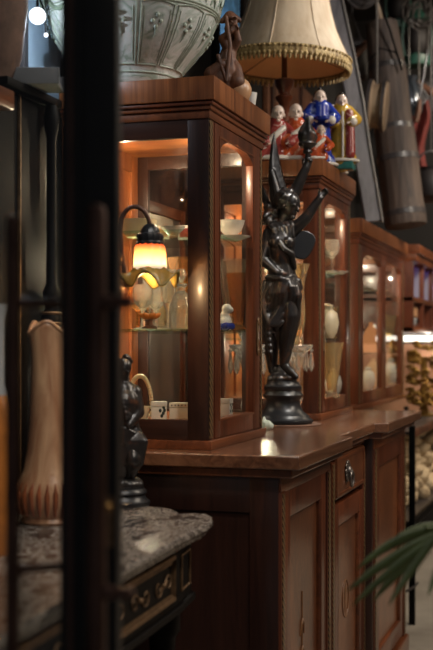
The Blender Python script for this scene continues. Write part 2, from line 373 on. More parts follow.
# ------------------------------------------------------------------ the sideboard
TZ = .96
XB = -1.46
def sideboard():
    t = thing('sideboard', 'long mahogany breakfront sideboard with inlaid doors under the glazed display cabinets', 'sideboard', (-1.1, 4.0, FL))
    XF, XM = -.742, -.775
    Y0, Y1, Y2, Y3 = 2.925, 3.52, 4.275, 5.03
    # worktop
    wt = MB(); poly = [(XB, 2.882), (-.685, 2.882), (-.685, 3.572), (-.734, 3.585), (-.734, 4.23), (-.685, 4.243), (-.685, 5.11), (XB, 5.11)]
    wt.prism(poly, .925, TZ); wt.build('worktop', topwood, t, bevel=.004)
    ms = MB(); poly2 = [(XB, 2.905), (-.71, 2.905), (-.71, 3.55), (-.757, 3.56), (-.757, 4.25), (-.71, 4.262), (-.71, 5.075), (XB, 5.075)]
    ms.prism(poly2, .902, .925); ms.build('top_moulding', mahog_y, t, bevel=.004)
    # carcass
    c = MB(); c.box(XB, XF-.02, Y0, Y0+.022, FL+.08, .902)                     # left side
    framed(c, 'y', Y0-.008, XB, XF-.006, FL+.08, .902, .075, .008, .09, .09, .001)
    c.build('side_panel', mahog_sh, t)
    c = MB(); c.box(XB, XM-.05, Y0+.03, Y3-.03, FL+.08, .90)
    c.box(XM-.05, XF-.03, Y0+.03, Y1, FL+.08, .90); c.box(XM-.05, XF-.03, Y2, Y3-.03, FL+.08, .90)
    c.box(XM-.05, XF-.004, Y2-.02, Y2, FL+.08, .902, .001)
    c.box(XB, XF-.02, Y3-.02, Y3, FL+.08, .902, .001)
    c.build('carcass', mahog_sh, t)
    # frieze above the doors
    f = MB(); f.box(XF-.04, XF, Y0-.002, Y1, .862, .902, .002); f.box(XF-.04, XF, Y2, Y3, .862, .902, .002); f.box(XM-.04, XM, Y1, Y2, .886, .902, .002)
    f.build('frieze', mahog_y, t)
    # pilaster strips with chequered stringing
    for (a, b, X) in ((Y0-.006, Y0+.035, XF), (Y1-.05, Y1, XF), (Y2, Y2+.05, XF), (Y3-.05, Y3, XF), (Y1+.17, Y1+.215, XM), (Y2-.04, Y2-.002, XM)):
        p = MB().box(X-.05, X+.002, a, b, FL+.1, .866, .002).build('pilaster', mahog, t)
        MB().box(X+.001, X+.0045, a+.006, b-.014 if b-a > .045 else b-.012, FL+.11, .86, .0005).build('inlay_strip', inlay, p)
    # doors
    def door(ya, yb, za, zb, X, knob=None):
        d = MB(); framed(d, 'x', X-.025, ya, yb, za, zb, .062, .025, .07, .07); do = d.build('door', mahog, t)
        MB().box(X-.026, X-.014, ya+.055, yb-.055, za+.06, zb-.06).build('door_panel', burl, do)
        e = MB(); framed(e, 'x', X-.016, ya+.056, yb-.056, za+.064, zb-.064, .009, .013, bev=.003); e.build('panel_moulding', mahog_y, do)
        yc = (ya+yb)/2
        if knob == 'oval':
            zc = .385
            MB().tube([(X-.013, yc-.005+.05*math.cos(a*PI/24), zc+.062*math.sin(a*PI/24)) for a in range(48)], .0022, 6, True).build('oval_inlay', boxwood, do)
            MB().ball((X-.013, yc-.005, zc), (.002, .012, .05)).build('inlay_bud', boxwood, do)
        if knob == 'bell':
            q = MB()
            for z in (.31, .385, .46):
                q.tube([(X-.0135, yc-.022, z-.02), (X-.0125, yc-.012, z+.01), (X-.0125, yc, z+.022), (X-.0125, yc+.012, z+.01), (X-.0135, yc+.022, z-.02)], [.002, .004, .005, .004, .002], 6)
            q.tube([(X-.0135, yc, .18), (X-.0135, yc, .56)], .0025, 6); q.build('bellflower_inlay', boxwood, do)
        return do
    dl = door(Y0+.04, Y1-.055, FL+.11, .862, XF-.002, 'bell')
    MB().box(XF+.001, XF+.006, Y1-.035, Y1-.017, .33, .43, .002).build('escutcheon', brassd, t)
    door(Y2+.055, Y3-.055, FL+.11, .862, XF-.002)
    door(Y1+.22, Y2-.042, FL+.11, .725, XM, 'oval')
    # drawer
    dr = MB().box(XM-.02, XM+.004, Y1+.22, Y2-.042, .745, .882, .003).build('drawer', burl, t)
    e = MB(); framed(e, 'x', XM+.002, Y1+.225, Y2-.047, .75, .877, .012, .006, bev=.002); e.build('drawer_edge', mahog_y, dr)
    yc, zc = Y1+.395, .808
    h = MB()
    for k in range(10):
        a = 2*PI*k/10; h.ball((XM+.008, yc+.026*math.cos(a), zc+.012+.026*math.sin(a)), (.005, .011, .011), n=10)
    h.ball((XM+.012, yc, zc+.012), (.012, .017, .017))
    h.tube([(XM+.022, yc+.024*math.cos(a*PI/12), zc-.012+.026*math.sin(a*PI/12)) for a in range(24)], .0042, 8, True)
    h.build('drawer_pull', pewter, dr)
    # plinth
    p = MB(); p.prism([(XB, Y0-.012), (XF+.015, Y0-.012), (XF+.015, Y1+.012), (XM+.015, Y1+.012), (XM+.015, Y2-.012), (XF+.015, Y2-.012), (XF+.015, Y3+.012), (XB, Y3+.012)], FL, FL+.10)
    p.build('plinth', mahog_y, t, bevel=.008)
sideboard()

# ------------------------------------------------------------------ glazed display cabinets
def display_case(label, y0, y1, z0, z1, xf, xb, doors=1, lock=1, shelves=(1.275, 1.54), name='display_cabinet', sidemat=None, xmat=None):
    t = thing(name, label, 'cabinet', ((xf+xb)/2, (y0+y1)/2, z0))
    sm_, xm_ = sidemat or mahog, xmat or mahog_x
    zt = z1 - .107                                    # underside of the frieze
    MB().box(xb, xf+.012, y0-.012, y1+.012, z0, z0+.024, .004).build('base', mahog_y, t)
    b = MB(); b.box(xb+.012, xf-.024, y0+.021, y1-.021, z0+.024, z0+.072); b.build('bottom_board', mahog_lit, t)
    MB().box(xb+.012, xf-.01, y0+.0205, y1-.0205, zt-.008, zt-.001).build('top_board', mahog_litx, t)
    bk = MB(); bk.box(xb, xb+.012, y0, y1, z0+.024, zt+.06)
    for a in (y0+.0, (y0+y1)/2-.03, y1-.075): bk.box(xb+.012, xb+.022, a+.002, a+.07, z0+.036, zt, .002)
    bk.box(xb+.012, xb+.0215, y0+.002, y1-.002, zt-.06, zt, .002)
    bk.build('back_panel', mahog_lit, t)
    # side frames with panes
    for s_, y in ((1, y0), (-1, y1)):
        f = MB(); ya, yb = (y, y+.02) if s_ == 1 else (y-.02, y)
        for (x0, x1) in ((xf-.058, xf), (xb, xb+.055)): MB().box(x0, x1, ya, yb, z0+.024, zt+.05, .0015).build('side_stile', mahog_sh if sidemat is None else sm_, t)
        for z_a, z_b in ((zt-.048, zt+.05), (z0+.024, z0+.078)): MB().box(xb+.055, xf-.058, ya, yb, z_a, z_b, .0015).build('side_rail', mahog_shx if sidemat is None else xm_, t)
        f = MB(); ym = (ya+yb)/2
        f.box(xb+.05, xf-.053, ym-.002, ym+.002, z0+.07, zt-.04); f.build('side_glass', glass, t)
    # front posts and chequered inlay
    for (a, b2) in ((y0, y0+.05), (y1-.03, y1)):
        p = MB().box(xf-.03, xf, a+.0005, b2, z0+.024, zt, .0015).build('corner_post', mahog, t)
        MB().box(xf-.001, xf+.0025, a+.006, b2-.006 if b2-a < .04 else a+.034, z0+.03, zt-.004, .0006).build('inlay_strip', inlay, p)
    # doors
    ds, de = y0+.052, y1-.032; w = (de-ds)/doors
    for k in range(doors):
        a, b2 = ds+w*k+.001, ds+w*(k+1)-.001; za, zb = z0+.026, zt-.002
        dm = MB(); sw = .048
        dm.box(xf-.022, xf+.002, a, a+sw, za, zb, .002); dm.box(xf-.022, xf+.002, b2-sw*1.5, b2, za, zb, .002)
        dm.box(xf-.022, xf+.002, a+sw, b2-sw*1.5, za, za+.052, .002)
        # top rail with an arched lower edge
        n = 12; ya, yb = a+sw, b2-sw*1.5
        lo = [(ya+(yb-ya)*i/n, zb-.062+.034*math.sin(PI*i/n)**.6) for i in range(n+1)]
        vs = []
        for X in (xf-.022, xf+.002):
            vs.append(([dm.b.verts.new((X, yy, zz)) for yy, zz in lo], [dm.b.verts.new((X, yy, zb)) for yy, zz in lo]))
        for i in range(n):
            for (l, u) in vs: dm.b.faces.new((l[i], l[i+1], u[i+1], u[i]))
            dm.b.faces.new((vs[0][0][i], vs[0][0][i+1], vs[1][0][i+1], vs[1][0][i]))
            dm.b.faces.new((vs[0][1][i], vs[0][1][i+1], vs[1][1][i+1], vs[1][1][i]))
        do = dm.build('door', mahog, t)
        MB().box(xf-.012, xf-.008, a+sw-.004, b2-sw*1.5+.004, za+.045, zb-.04).build('door_glass', glass, do)
        st = MB(); framed(st, 'x', xf, ya-.012, yb+.012, za+.045, zb-.03, .006, .004, bev=.001); st.build('beading', mahog_y, do)
        yl = b2-.03 if lock == 1 else a+.022
        zl = z0 + .30
        MB().box(xf+.001, xf+.006, yl-.010, yl+.010, zl-.045, zl+.045, .003).ball((xf+.006, yl, zl+.045), (.004, .008, .012), n=8).ball((xf+.006, yl, zl-.045), (.004, .008, .012), n=8).build('lock_plate', brassd, do)
    # glass shelves
    for z in shelves: MB().box(xb+.025, xf-.035, y0+.024, y1-.024, z-.004, z+.004, .001).build('glass_shelf', shelfgl, t)
    # cornice
    MB().box(xb, xf+.004, y0-.004, y1+.004, zt, zt+.022, .003).build('frieze', mahog_y if sidemat is None else mahog, t)
    MB().box(xb, xf+.010, y0-.010, y1+.010, zt+.022, zt+.034, .004).build('cornice_bead', mahog_y, t)
    MB().box(xb, xf+.016, y0-.016, y1+.016, zt+.034, zt+.043, .003).build('cornice_step', mahog, t)
    MB().box(xb, xf+.022, y0-.021, y1+.021, zt+.045, z1, .003).build('cornice', fascia, t)
    return t
t = thing('added_mirror', 'mirror added on the wall between the two display cabinets, behind the winged statue', 'mirror', (WX, 3.93, TZ+.01))  # reflector added to brighten the dark view through the near cabinet's far pane
MB().box(WX+.004, WX+.03, 3.60, 4.26, TZ+.03, 1.70).build('mirror_glass', plain('old_mirror', '#a59e92', .32, .9, .1, 4), t)
m = MB(); framed(m, 'x', WX+.004, 3.57, 4.29, TZ+.005, 1.74, .04, .034); m.build('frame', mahog, t)
XFc, XBc = -.957, -1.375
display_case('nearest glazed mahogany display cabinet, with the big celadon jar on top', 2.996, 3.53, TZ, 1.937, XFc, XBc)
display_case('second glazed mahogany display cabinet, under the fringed lamp, behind the winged statue', 4.325, 4.925, TZ, 1.921, XFc, XBc, lock=0, shelves=(1.26, 1.52), sidemat=mahog, xmat=mahog_x)
b3 = display_case('farthest glazed bookcase with two doors, under the old wooden churn', 5.16, 6.47, .955, 1.788, -.965, -1.45, doors=2, shelves=(1.2, 1.51), name='glazed_bookcase', sidemat=mahog, xmat=mahog_x)
MB().box(-1.45, -1.12, 5.2, 6.45, FL, .955, .004).build('base_cupboard', mahog_sh, b3)
exec_later = []

# ------------------------------------------------------------------ sculpted figures
def face(mb, c, h, f, r, up=Vector((0, 0, 1))):
    """skull, jaw, nose, brow, lips, ears; h = head height, f = facing, r = the figure's left-to-right"""
    c = Vector(c); f = f.normalized(); r = r.normalized(); u = r.cross(f).normalized()
    if u.z < 0: u = -u
    R = Matrix((r, f, u)).transposed().to_4x4()
    mb.ball(c + u*h*.08, (.36*h, .42*h, .42*h), R)
    mb.ball(c - u*h*.16 + f*h*.08, (.29*h, .32*h, .34*h), R)
    mb.cap(c + u*h*.02 + f*h*.42, .035*h, c - u*h*.13 + f*h*.50, .06*h)
    for s in (-1, 1):
        mb.ball(c + u*h*.07 + f*h*.37 + r*s*.14*h, (.11*h, .05*h, .035*h), R)
        mb.ball(c - u*h*.0 + f*h*.37 + r*s*.14*h, (.06*h, .04*h, .04*h), R)
        mb.ball(c - u*h*.08 + r*s*.37*h, (.045*h, .09*h, .13*h), R)
    mb.ball(c - u*h*.26 + f*h*.38, (.13*h, .06*h, .045*h), R)
    mb.ball(c - u*h*.43 + f*h*.33, (.13*h, .10*h, .09*h), R)
def hand(mb, w, d, n, L, curl=.5, side=1):
    """wrist point, direction of the fingers, palm normal, hand length"""
    w, d, n = Vector(w), Vector(d).normalized(), Vector(n).normalized(); s = d.cross(n).normalized()
    R = Matrix((s, d, n)).transposed().to_4x4()
    mb.ball(w + d*L*.25, (.23*L, .30*L, .11*L), R)
    for k, (o, ln) in enumerate(((-.17, .42), (-.06, .48), (.06, .45), (.16, .36))):
        p = w + d*L*.48 + s*o*L; q = p + (d*math.cos(curl*.6) + n*math.sin(curl*.6))*ln*L*.5
        e = q + (d*math.cos(curl*1.9) + n*math.sin(curl*1.9))*ln*L*.5
        mb.chain([p - d*L*.15, p, q, e], [.065*L, .06*L, .055*L, .042*L])
    p = w + d*L*.12 - s*side*.18*L; q = p + (d*.6 - s*side*.6 + n*.35)*L*.3; e = q + (d*.9 + n*.4)*L*.2
    mb.chain([p, q, e], [.08*L, .065*L, .05*L])

# ---- winged torch bearer on the sideboard
def torch_bearer():
    base = Vector((-1.022, 4.05, TZ)); k = 4.17/1200
    base.z += .006
    P = lambda x, y, b=0: base + RV*((x-284)*k) + TV*b + Vector((0, 0, (424.6-y)*k))
    t = thing('bronze_statue', 'tall dark bronze statue of a winged woman raising a torch, between the display cabinets', 'statue', base)
    MB().lathe([(.100, 0), (.105, .004), (.105, .012), (.092, .020), (.090, .026), (.086, .030), (.072, .040), (.062, .056), (.058, .074), (.060, .084), (.068, .090), (.070, .098), (.064, .106), (.062, .112), (.066, .118), (.066, .128), (.058, .134), (.056, .146), (.040, .147)], base, 48).build('plinth', plinthb, t, angle=50)
    r = MB(); random.seed(3)
    for i in range(22):
        a = random.uniform(0, 2*PI); q = random.uniform(0, .036)
        r.ball(base + Vector((q*math.cos(a), q*math.sin(a), .15 + (.036-q)*.9*random.random())), (random.uniform(.016, .026), random.uniform(.016, .026), random.uniform(.010, .02)), Matrix.Rotation(a, 4, 'X'))
    r.cap(P(291, 381, .02), .018, P(280, 372, .0), .022)
    r.build('rock', bronze, t, remesh=.004, sm=1)
    # body, one surface
    m = MB(); hh = .088
    hips, waist, chest = P(283, 287), P(282, 266, .005), P(281, 243, .008)
    nb, head = P(284, 226, .012), P(290, 207, .03)
    m.chain([hips, waist, chest, P(282, 233, .006)], [.056, .045, .056, .042])
    m.ball(P(276, 244, .045), .024); m.ball(P(288, 245, .045), .024)
    m.chain([P(281, 232, .0), nb, P(287, 216, .02)], [.036, .025, .022])
    face(m, head, hh, RV*.75 + TV*.65 - Vector((0, 0, .35)), TV*.75 - RV*.65)
    # her right arm, bent to the hip (left in view)
    sh = P(271, 236, .01); el = P(263.5, 262, .03); wr = P(277, 275, .055)
    m.chain([P(279, 234, .005), sh, el, wr], [.034, .027, .020, .014]); hand(m, wr, P(283, 278, .05)-wr, -TV, .06, .7)
    # her left arm, reaching out and up to the right
    s2 = P(291, 234, .0); e2 = P(306, 221, .02); w2 = P(320, 201, .03)
    m.chain([P(283, 234, .0), s2, e2, w2], [.034, .026, .020, .013]); hand(m, w2, P(326, 194, .03)-w2, TV, .055, .9)
    # raised arm with the torch, behind the head
    s3 = P(281, 223, -.02); e3 = P(297, 191, -.015); w3 = P(307, 170, 0)
    m.chain([P(281, 232, -.01), s3, e3, w3, P(310, 162, 0)], [.032, .026, .021, .015, .012]); hand(m, w3, P(312, 158, .0)-w3, TV, .058, 1.2)
    # legs
    m.chain([P(288, 288, .01), P(291, 318, .035), P(287, 345, .02), P(285, 366, .01)], [.050, .036, .028, .016])
    m.chain([P(285, 367, .008), P(291, 373, .03), P(296, 378, .045)], [.017, .015, .011])
    m.chain([P(277, 290, -.01), P(272, 322, -.02), P(273, 350, -.03), P(274, 372, -.03)], [.048, .034, .026, .016])
    m.chain([P(274, 372, -.03), P(279, 378, 0)], [.016, .012])
    m.build('figure', bronze, t, remesh=.0036, sm=1)
    # hair with flowers
    h = MB(); R0 = head - (RV*.75+TV*.65).normalized()*.012 + Vector((0, 0, .014)); random.seed(5)
    h.ball(R0, (.041, .041, .04))
    for i in range(26):
        v = Vector((random.gauss(0, 1), random.gauss(0, 1), random.gauss(.4, 1))).normalized()
        if v.dot((RV*.75+TV*.65 - Vector((0, 0, .5))).normalized()) > .35: continue
        h.ball(R0 + v*.036, random.uniform(.009, .014), n=10)
    for i in range(14):
        h.ball(P(268+random.uniform(-4, 9), 216+random.uniform(-8, 8), random.uniform(-.01, .03)), random.uniform(.010, .016), n=10)
    h.build('hair', bronze, t, remesh=.003, sm=0)
    # drapery: folded skirt of long tapering folds
    d = MB(); random.seed(9)
    for i in range(19):
        u = i/18; x0 = 296 - 27*u; top = P(x0, 279 + 3*math.sin(u*PI), .05*math.sin(PI*u)+.02)
        if u < .3: mid, end = P(299-30*u, 298, .05), P(296-34*u, 322-20*u, .05)
        else: mid, end = P(297-36*u, 305+8*u, .06-.05*u), P(284-22*u+4*random.random(), 330+26*min(1, (u-.3)*2), .045-.06*u)
        off = TV*(.010*(i % 2)); d.chain([top, (top+mid)/2 + TV*.006 + off, mid + off, (mid+end)/2 + RV*.006*math.sin(i*2.1), end], [.008, .0105, .012, .010, .005])
    for i in range(4): d.chain([P(266+i, 284, .03), P(262.5+i*1.5, 306, .03-.01*i), P(270+i*3, 326, .05), P(286-i, 300+i*8, .055)], [.010, .014, .013, .008])
    for i in range(7):
        a = i/6; d.chain([P(270-2*a, 282+6*i, .055), P(263+4*a, 300+7*i, .035-.01*i), P(268+3*a, 318+6*i, .045), P(280-8*a, 322+7*i, .052-.008*i)], [.003, .009, .009, .003])
    d.chain([P(298, 283, .03), P(300, 290, .02), P(293, 293, .06), P(280, 281, .07), P(268, 280, .05)], [.012, .013, .010, .010, .010])
    d.chain([P(276, 240, .05), P(284, 252, .062), P(292, 256, .05), P(295, 270, .03)], [.012, .011, .010, .009])
    for s_ in range(5): d.chain([P(270+5*s_, 226-1.5*s_, .02), P(274+4.5*s_, 232-s_, .045), P(277+4*s_, 239, .05)], [.008, .010, .007])
    d.build('drapery', bronze, t, remesh=.0034, sm=1)
    # wings
    def wing(tip, root, bow, b0, w):
        q = MB()
        for i in range(8):
            u = i/7; a = P(root[0]+2*u*w, root[1]+10*u, b0); e = P(tip[0]+w*u*.9, tip[1]+u*42, b0-.03+.01*u)
            c = (a+e)/2 + RV*(bow*k*(1-u)) 
            pts = [a.lerp(c, s)*(1-s) + c.lerp(e, s)*s for s in [j/8 for j in range(9)]]
            q.tube(pts, [.010, .013, .0145, .0145, .014, .012, .010, .008, .003], 8)
        q.chain([P(root[0], root[1]+6, b0+.01), P(root[0]+3, root[1]-12, b0+.012), P((root[0]+tip[0])/2+bow*.6, (root[1]+tip[1])/2, b0)], [.016, .018, .010])
        return q.build('wing', bronze, t, remesh=.0035, sm=0)
    wing((276.5, 131), (277, 212), -6, -.03, 7)
    wing((264, 184), (276, 222), -2, -.06, 4)
    # torch
    tb = P(303, 181, .002); th = P(309.5, 156, .002)
    to = MB().tube([tb, P(306, 170, .002), th], [.006, .008, .011], 12).build('torch', bronze, t)
    c = P(308.5, 152, .002); f = MB()
    f.lathe([(.012, -.012), (.018, -.006), (.013, .004), (.026, .012), (.033, .022), (.030, .028)], c, 20)
    f.build('torch_cup', bronze, to)
    fl = MB(); random.seed(2)
    for i in range(9):
        a = 2*PI*i/9; q = .018
        b0 = c + Vector((q*math.cos(a), q*math.sin(a), .03)); top = c + Vector((.004*math.cos(a+1), .004*math.sin(a+1), .085 + .035*((i*5) % 9)/9))
        mid = (b0+top)/2 + Vector((.014*math.cos(a+.4), .014*math.sin(a+.4), -.012))
        fl.chain([b0, mid, top], [.012, .012, .003])
    fl.build('flame', bronze, to, remesh=.0035, sm=1)
    # tablet
    n = 24; pl = [(.036*math.copysign(abs(math.cos(2*PI*i/n))**.7, math.cos(2*PI*i/n)), .050*math.copysign(abs(math.sin(2*PI*i/n))**.7, math.sin(2*PI*i/n))) for i in range(n)]
    M = Matrix.Translation(P(304, 247, .012)) @ Matrix((RV, Vector((0, 0, 1)), TV)).transposed().to_4x4() @ Matrix.Rotation(-.45, 4, 'Z')
    MB().prism(pl, -.006, .006, M).build('tablet', plinthb, t, bevel=.003)
torch_bearer()
mat_ = MB()
for i in range(36):
    a = 2*PI*i/36
    mat_.tube([Vector((-1.022, 4.05, TZ+.003)) + Vector((math.cos(a), math.sin(a), 0))*q for q in (.02, .07, .115, .132)], [.002, .0028, .003, .0024], 6)
for q in (.06, .09, .118, .13): mat_.tube([Vector((-1.022, 4.05, TZ+.003)) + Vector((math.cos(2*PI*i/48)*q, math.sin(2*PI*i/48)*q, 0)) for i in range(48)], .0026, 6, True)
tag(mat_.build('doily', plain('lace_thread', '#755746', .8), loc=(-1.022, 4.05, TZ)), 'brown lace doily lying under the winged statue', 'doily')

p = atZ(266.5, 430, TZ); m = MB(); random.seed(51)
m.ball(p + Vector((0, 0, .016)), (.020, .016, .017), n=8); m.ball(p + Vector((.008, .014, .012)), (.013, .014, .012), n=7); m.cap(p + Vector((-.006, -.004, .024)), .010, p + Vector((-.008, 0, .040)), .004, 6)
tag(m.build('quartz_lump', plain('pale_quartz', '#b9c2b4', .3, 0, .2, 40), loc=p, smooth=False), 'small pale green white quartz lump on the worktop between the nearest cabinet and the statue', 'mineral')

# ---- figural table lamp: bronze figure carrying a flower lamp
def figural_lamp():
    base = Vector((-1.05, 2.775, .84)); 
    d0 = -base.x*S + base.y*Cc; k = d0/1200
    x0 = 121.0; y0 = CY + 1200*(H-.84)/d0
    base = atD(x0, y0, d0)
    P = lambda x, y, b=0: base + RV*((x-x0)*k) + TV*b + Vector((0, 0, (y0-y)*k))
    t = thing('figural_lamp', 'bronze figure lamp with a lit amber glass flower, on the marble console', 'lamp', base)
    MB().lathe([(.070, 0), (.072, .004), (.072, .010), (.062, .018), (.060, .026), (.064, .031), (.063, .037), (.056, .043), (.056, .048), (.03, .049)], base, 40).build('base', plinthb, t)
    r = MB(); random.seed(13)
    for i in range(20):
        a = random.uniform(0, 2*PI); q = random.uniform(0.01, .045)
        r.ball(base + Vector((q*math.cos(a), q*math.sin(a), .05 + (.045-q)*.7*random.random())), (random.uniform(.012, .02), random.uniform(.012, .02), random.uniform(.008, .018)))
    r.build('rock', bronze, t, remesh=.0035, sm=1)
    m = MB(); hh = .052
    hips, chest = P(127, 436), P(124, 402, .008)
    m.chain([hips, P(126, 420, .006), chest, P(123, 391, .004)], [.036, .031, .040, .030])
    m.chain([P(123, 390), P(123.5, 379, .004)], [.020, .016]); head = P(124, 368, .008)
    face(m, head, hh, TV*.8 + RV*.5 - Vector((0, 0, .2)), TV*(-.5)*-1 - RV*.8)
    m.chain([P(124, 393), P(133, 393, .0), P(138, 412, .008), P(130, 424, .04)], [.026, .023, .017, .011]); hand(m, P(130, 424, .04), -RV, -TV, .034, .9)
    m.chain([P(122, 393), P(112, 396, 0), P(108, 380, -.01), P(114, 364, -.02)], [.022, .018, .014, .010]); hand(m, P(114, 364, -.02), Vector((0, 0, 1)), TV, .034, .9)
    m.chain([P(131, 437, .0), P(134, 458, .025), P(128, 477, .0), P(127, 489, 0)], [.032, .025, .018, .011]); m.chain([P(127, 489, 0), P(131, 493, .02)], [.011, .007])
    m.chain([P(122, 437), P(120, 460, .018), P(119, 478, 0), P(119, 491, 0)], [.032, .024, .017, .011]); m.chain([P(119, 491, 0), P(121, 495, .02)], [.011, .007])
    m.build('figure', bronze, t, remesh=.0032, sm=2)
    h = MB(); random.seed(4)
    for i in range(30):
        v = Vector((random.gauss(0, 1), random.gauss(0, 1), random.gauss(.6, .8))).normalized()
        if v.dot((TV*.8+RV*.5).normalized()) > .5: continue
        h.ball(head + Vector((0, 0, .008)) + v*.020, random.uniform(.006, .009), n=10)
    h.build('hair', bronze, t, remesh=.0028, sm=1)
    d = MB()
    for i in range(17):
        u = i/16; x = 111+28*u; d.chain([P(113+25*u, 424+5*u, .02), P(x+7*u, 440, .036), P(x+8*u*(1.3-u), 462, .034-.012*abs(u-.5)), P(122+14*u, 470+6*math.sin(u*9), .028)], [.005, .008, .008, .004])
    for i in range(5): d.chain([P(112, 424+3*i, .03), P(126, 428+3*i, .042), P(140, 436+3*i, .02)], [.007, .009, .007])
    for i in range(4): d.chain([P(116+3*i, 394, .024), P(125+i, 402+5*i, .04), P(135, 406+6*i, .025)], [.006, .008, .006])
    d.build('drapery', bronze, t, remesh=.0026, sm=0)
    # gooseneck
    pts = [P(114, 360, -.03), P(115, 330, -.03), P(120, 300, -.02), P(124, 275, -.01), P(122, 250, 0), P(120.5, 232, 0), P(122.5, 217, 0), P(129, 208.5, 0), P(137, 207, 0), P(144, 211, 0), P(148.5, 219, 0), P(150, 228, 0)]
    sm_ = []
    for i in range(len(pts)-1):
        p0, p1, p2, p3 = pts[max(i-1, 0)], pts[i], pts[i+1], pts[min(i+2, len(pts)-1)]
        for j in range(6):
            s = j/6; sm_.append(.5*((2*p1)+(-p0+p2)*s+(2*p0-5*p1+4*p2-p3)*s*s+(-p0+3*p1-3*p2+p3)*s**3))
    sm_.append(pts[-1]); MB().tube(sm_, .0058, 10).build('neck', pipem, t)
    for (px_, py_, dx, dy) in ((122, 292, -9, -16), (124, 285, 12, -10), (122, 265, -8, -14)):
        q = MB(); a = P(px_, py_, -.008); e = P(px_+dx, py_+dy, .01); s_ = (e-a).cross(TV).normalized()
        rows = [[a.lerp(e, u)+s_*v*.016*math.sin(PI*min(1, u*.9+.1))+TV*(.006*(1-v*v)) for v in (-1, -.5, 0, .5, 1)] for u in [j/8 for j in range(9)]]
        q.sheet(rows).build('leaf', brassd, t, solid=.002)
    ax = P(150, 258); g = MB()
    z = lambda y: (258-y)*k
    g.lathe([(.010, z(224)), (.016, z(226)), (.022, z(229)), (.025, z(233)), (.031, z(234)), (.033, z(237)), (.031, z(241)), (.034, z(243)), (.033, z(245)), (.028, z(245.5))][::-1], ax, 28, lambda t_, zz: 1+.03*math.cos(14*t_)).build('shade_holder', plinthb, t)
    sh = MB(); sh.lathe([(.0405, z(272)), (.0395, z(262)), (.038, z(253)), (.036, z(247)), (.030, z(243.5))], ax, 40, lambda t_, zz: 1+.02*math.cos(12*t_), caps=False)
    sh.build('glass_bell', amber, t, solid=.002)
    pt = MB(); n, rows = 60, []
    for j in range(7):
        u = j/6; row = []
        for i in range(n+1):
            a = 2*PI*i/n; lob = math.cos(5*a+.6)
            r_ = .036 + .036*u**1.1*(1+.22*lob); zz = z(266) - .052*u + .020*u*u*lob + .018*u**3
            row.append(ax + Vector((r_*math.cos(a), r_*math.sin(a), zz)))
        rows.append(row)
    pt.sheet(rows).build('petal_collar', petalm, t, solid=.0025)
    MB().ball(ax + Vector((0, 0, z(262))), (.014, .014, .02)).build('bulb', bulbm, t)
    point('flower_lamp_light', ax + Vector((0, 0, z(284))) + TV*.0, 1.9, (1, .60, .28), 0)
    return ax
LAMPAX = figural_lamp()

# ---- fringed lamp on the second cabinet
def fringed_lamp():
    t = thing('table_lamp', 'table lamp with a cream bell shade and gold fringe, on the second cabinet', 'lamp', (-1.165, 4.64, 1.921))
    c = Vector((-1.165, 4.64, 0)); tilt = Matrix.Translation(Vector((-1.165, 4.64, 2.235))) @ Matrix.Rotation(math.radians(-2.5), 4, TV)
    sp = lambda prof: [(r, z-2.2) for r, z in prof]
    MB().lathe([(.085, 1.921), (.088, 1.935), (.06, 1.95), (.03, 1.97), (.022, 2.0), (.020, 2.10), (.022, 2.20), (.034, 2.215), (.036, 2.225), (.022, 2.235), (.024, 2.25), (.034, 2.265), (.040, 2.29), (.034, 2.295), (.012, 2.30), (.010, 2.56)], c, 28).build('stem', mahog, t)
    prof = [(.252, 2.318), (.248, 2.345), (.224, 2.39), (.196, 2.45), (.174, 2.52), (.156, 2.60), (.143, 2.68), (.136, 2.74)]
    sc = lambda t_, zz: 1+.006*math.cos(8*t_)
    M = tilt
    s = MB().lathe(sp(prof), (0, 0, 0), 64, sc, M, caps=False).build('shade', shadem, t)
    MB().lathe(sp([(r-.004, z) for r, z in prof]), (0, 0, 0), 64, sc, M, caps=False).build('lining', shadein, s)
    ribs = MB()
    for i in range(8):
        a = 2*PI*i/8; ribs.tube([M @ Vector(((r+.002)*math.cos(a), (r+.002)*math.sin(a), z-2.2)) for r, z in prof], .0022, 6)
    ribs.build('seam', shadem, s)
    fb = MB().lathe(sp([(.253, 2.300), (.258, 2.306), (.258, 2.338), (.253, 2.344)]), (0, 0, 0), 72, None, M, caps=False)
    for i in range(80):
        a = 2*PI*i/80; p = Vector((.257*math.cos(a), .257*math.sin(a), .108)); fb.ball(M @ p, .0085, n=8)
        p = Vector((.259*math.cos(a), .259*math.sin(a), .136)); fb.ball(M @ p, .006, n=6)
        fb.tube([M @ Vector((.256*math.cos(a), .256*math.sin(a), z)) for z in (.105, .092, .084)], [.006, .007, .003], 6)
    fb.build('fringe', fringem, t)
    rg = MB().lathe(sp([(.246, 2.318), (.250, 2.312)]), (0, 0, 0), 48, None, M, caps=False)
    for i in range(3):
        a = 2*PI*i/3+.5; rg.tube([M @ Vector((.01*math.cos(a), .01*math.sin(a), .2)), M @ Vector((.246*math.cos(a), .246*math.sin(a), .118))], .0022, 6)
    rg.build('shade_ring', brassd, t)
    MB().ball((-1.165, 4.64, 2.44), (.022, .022, .032)).build('bulb', emit('faint_bulb', '#ffd8a0', 5), t)
    point('shade_fill', (-1.165, 4.64, 2.40), 1.7, (1, .74, .48), 0)  # warm light added with the glowing bulb to colour the shade lining
fringed_lamp()

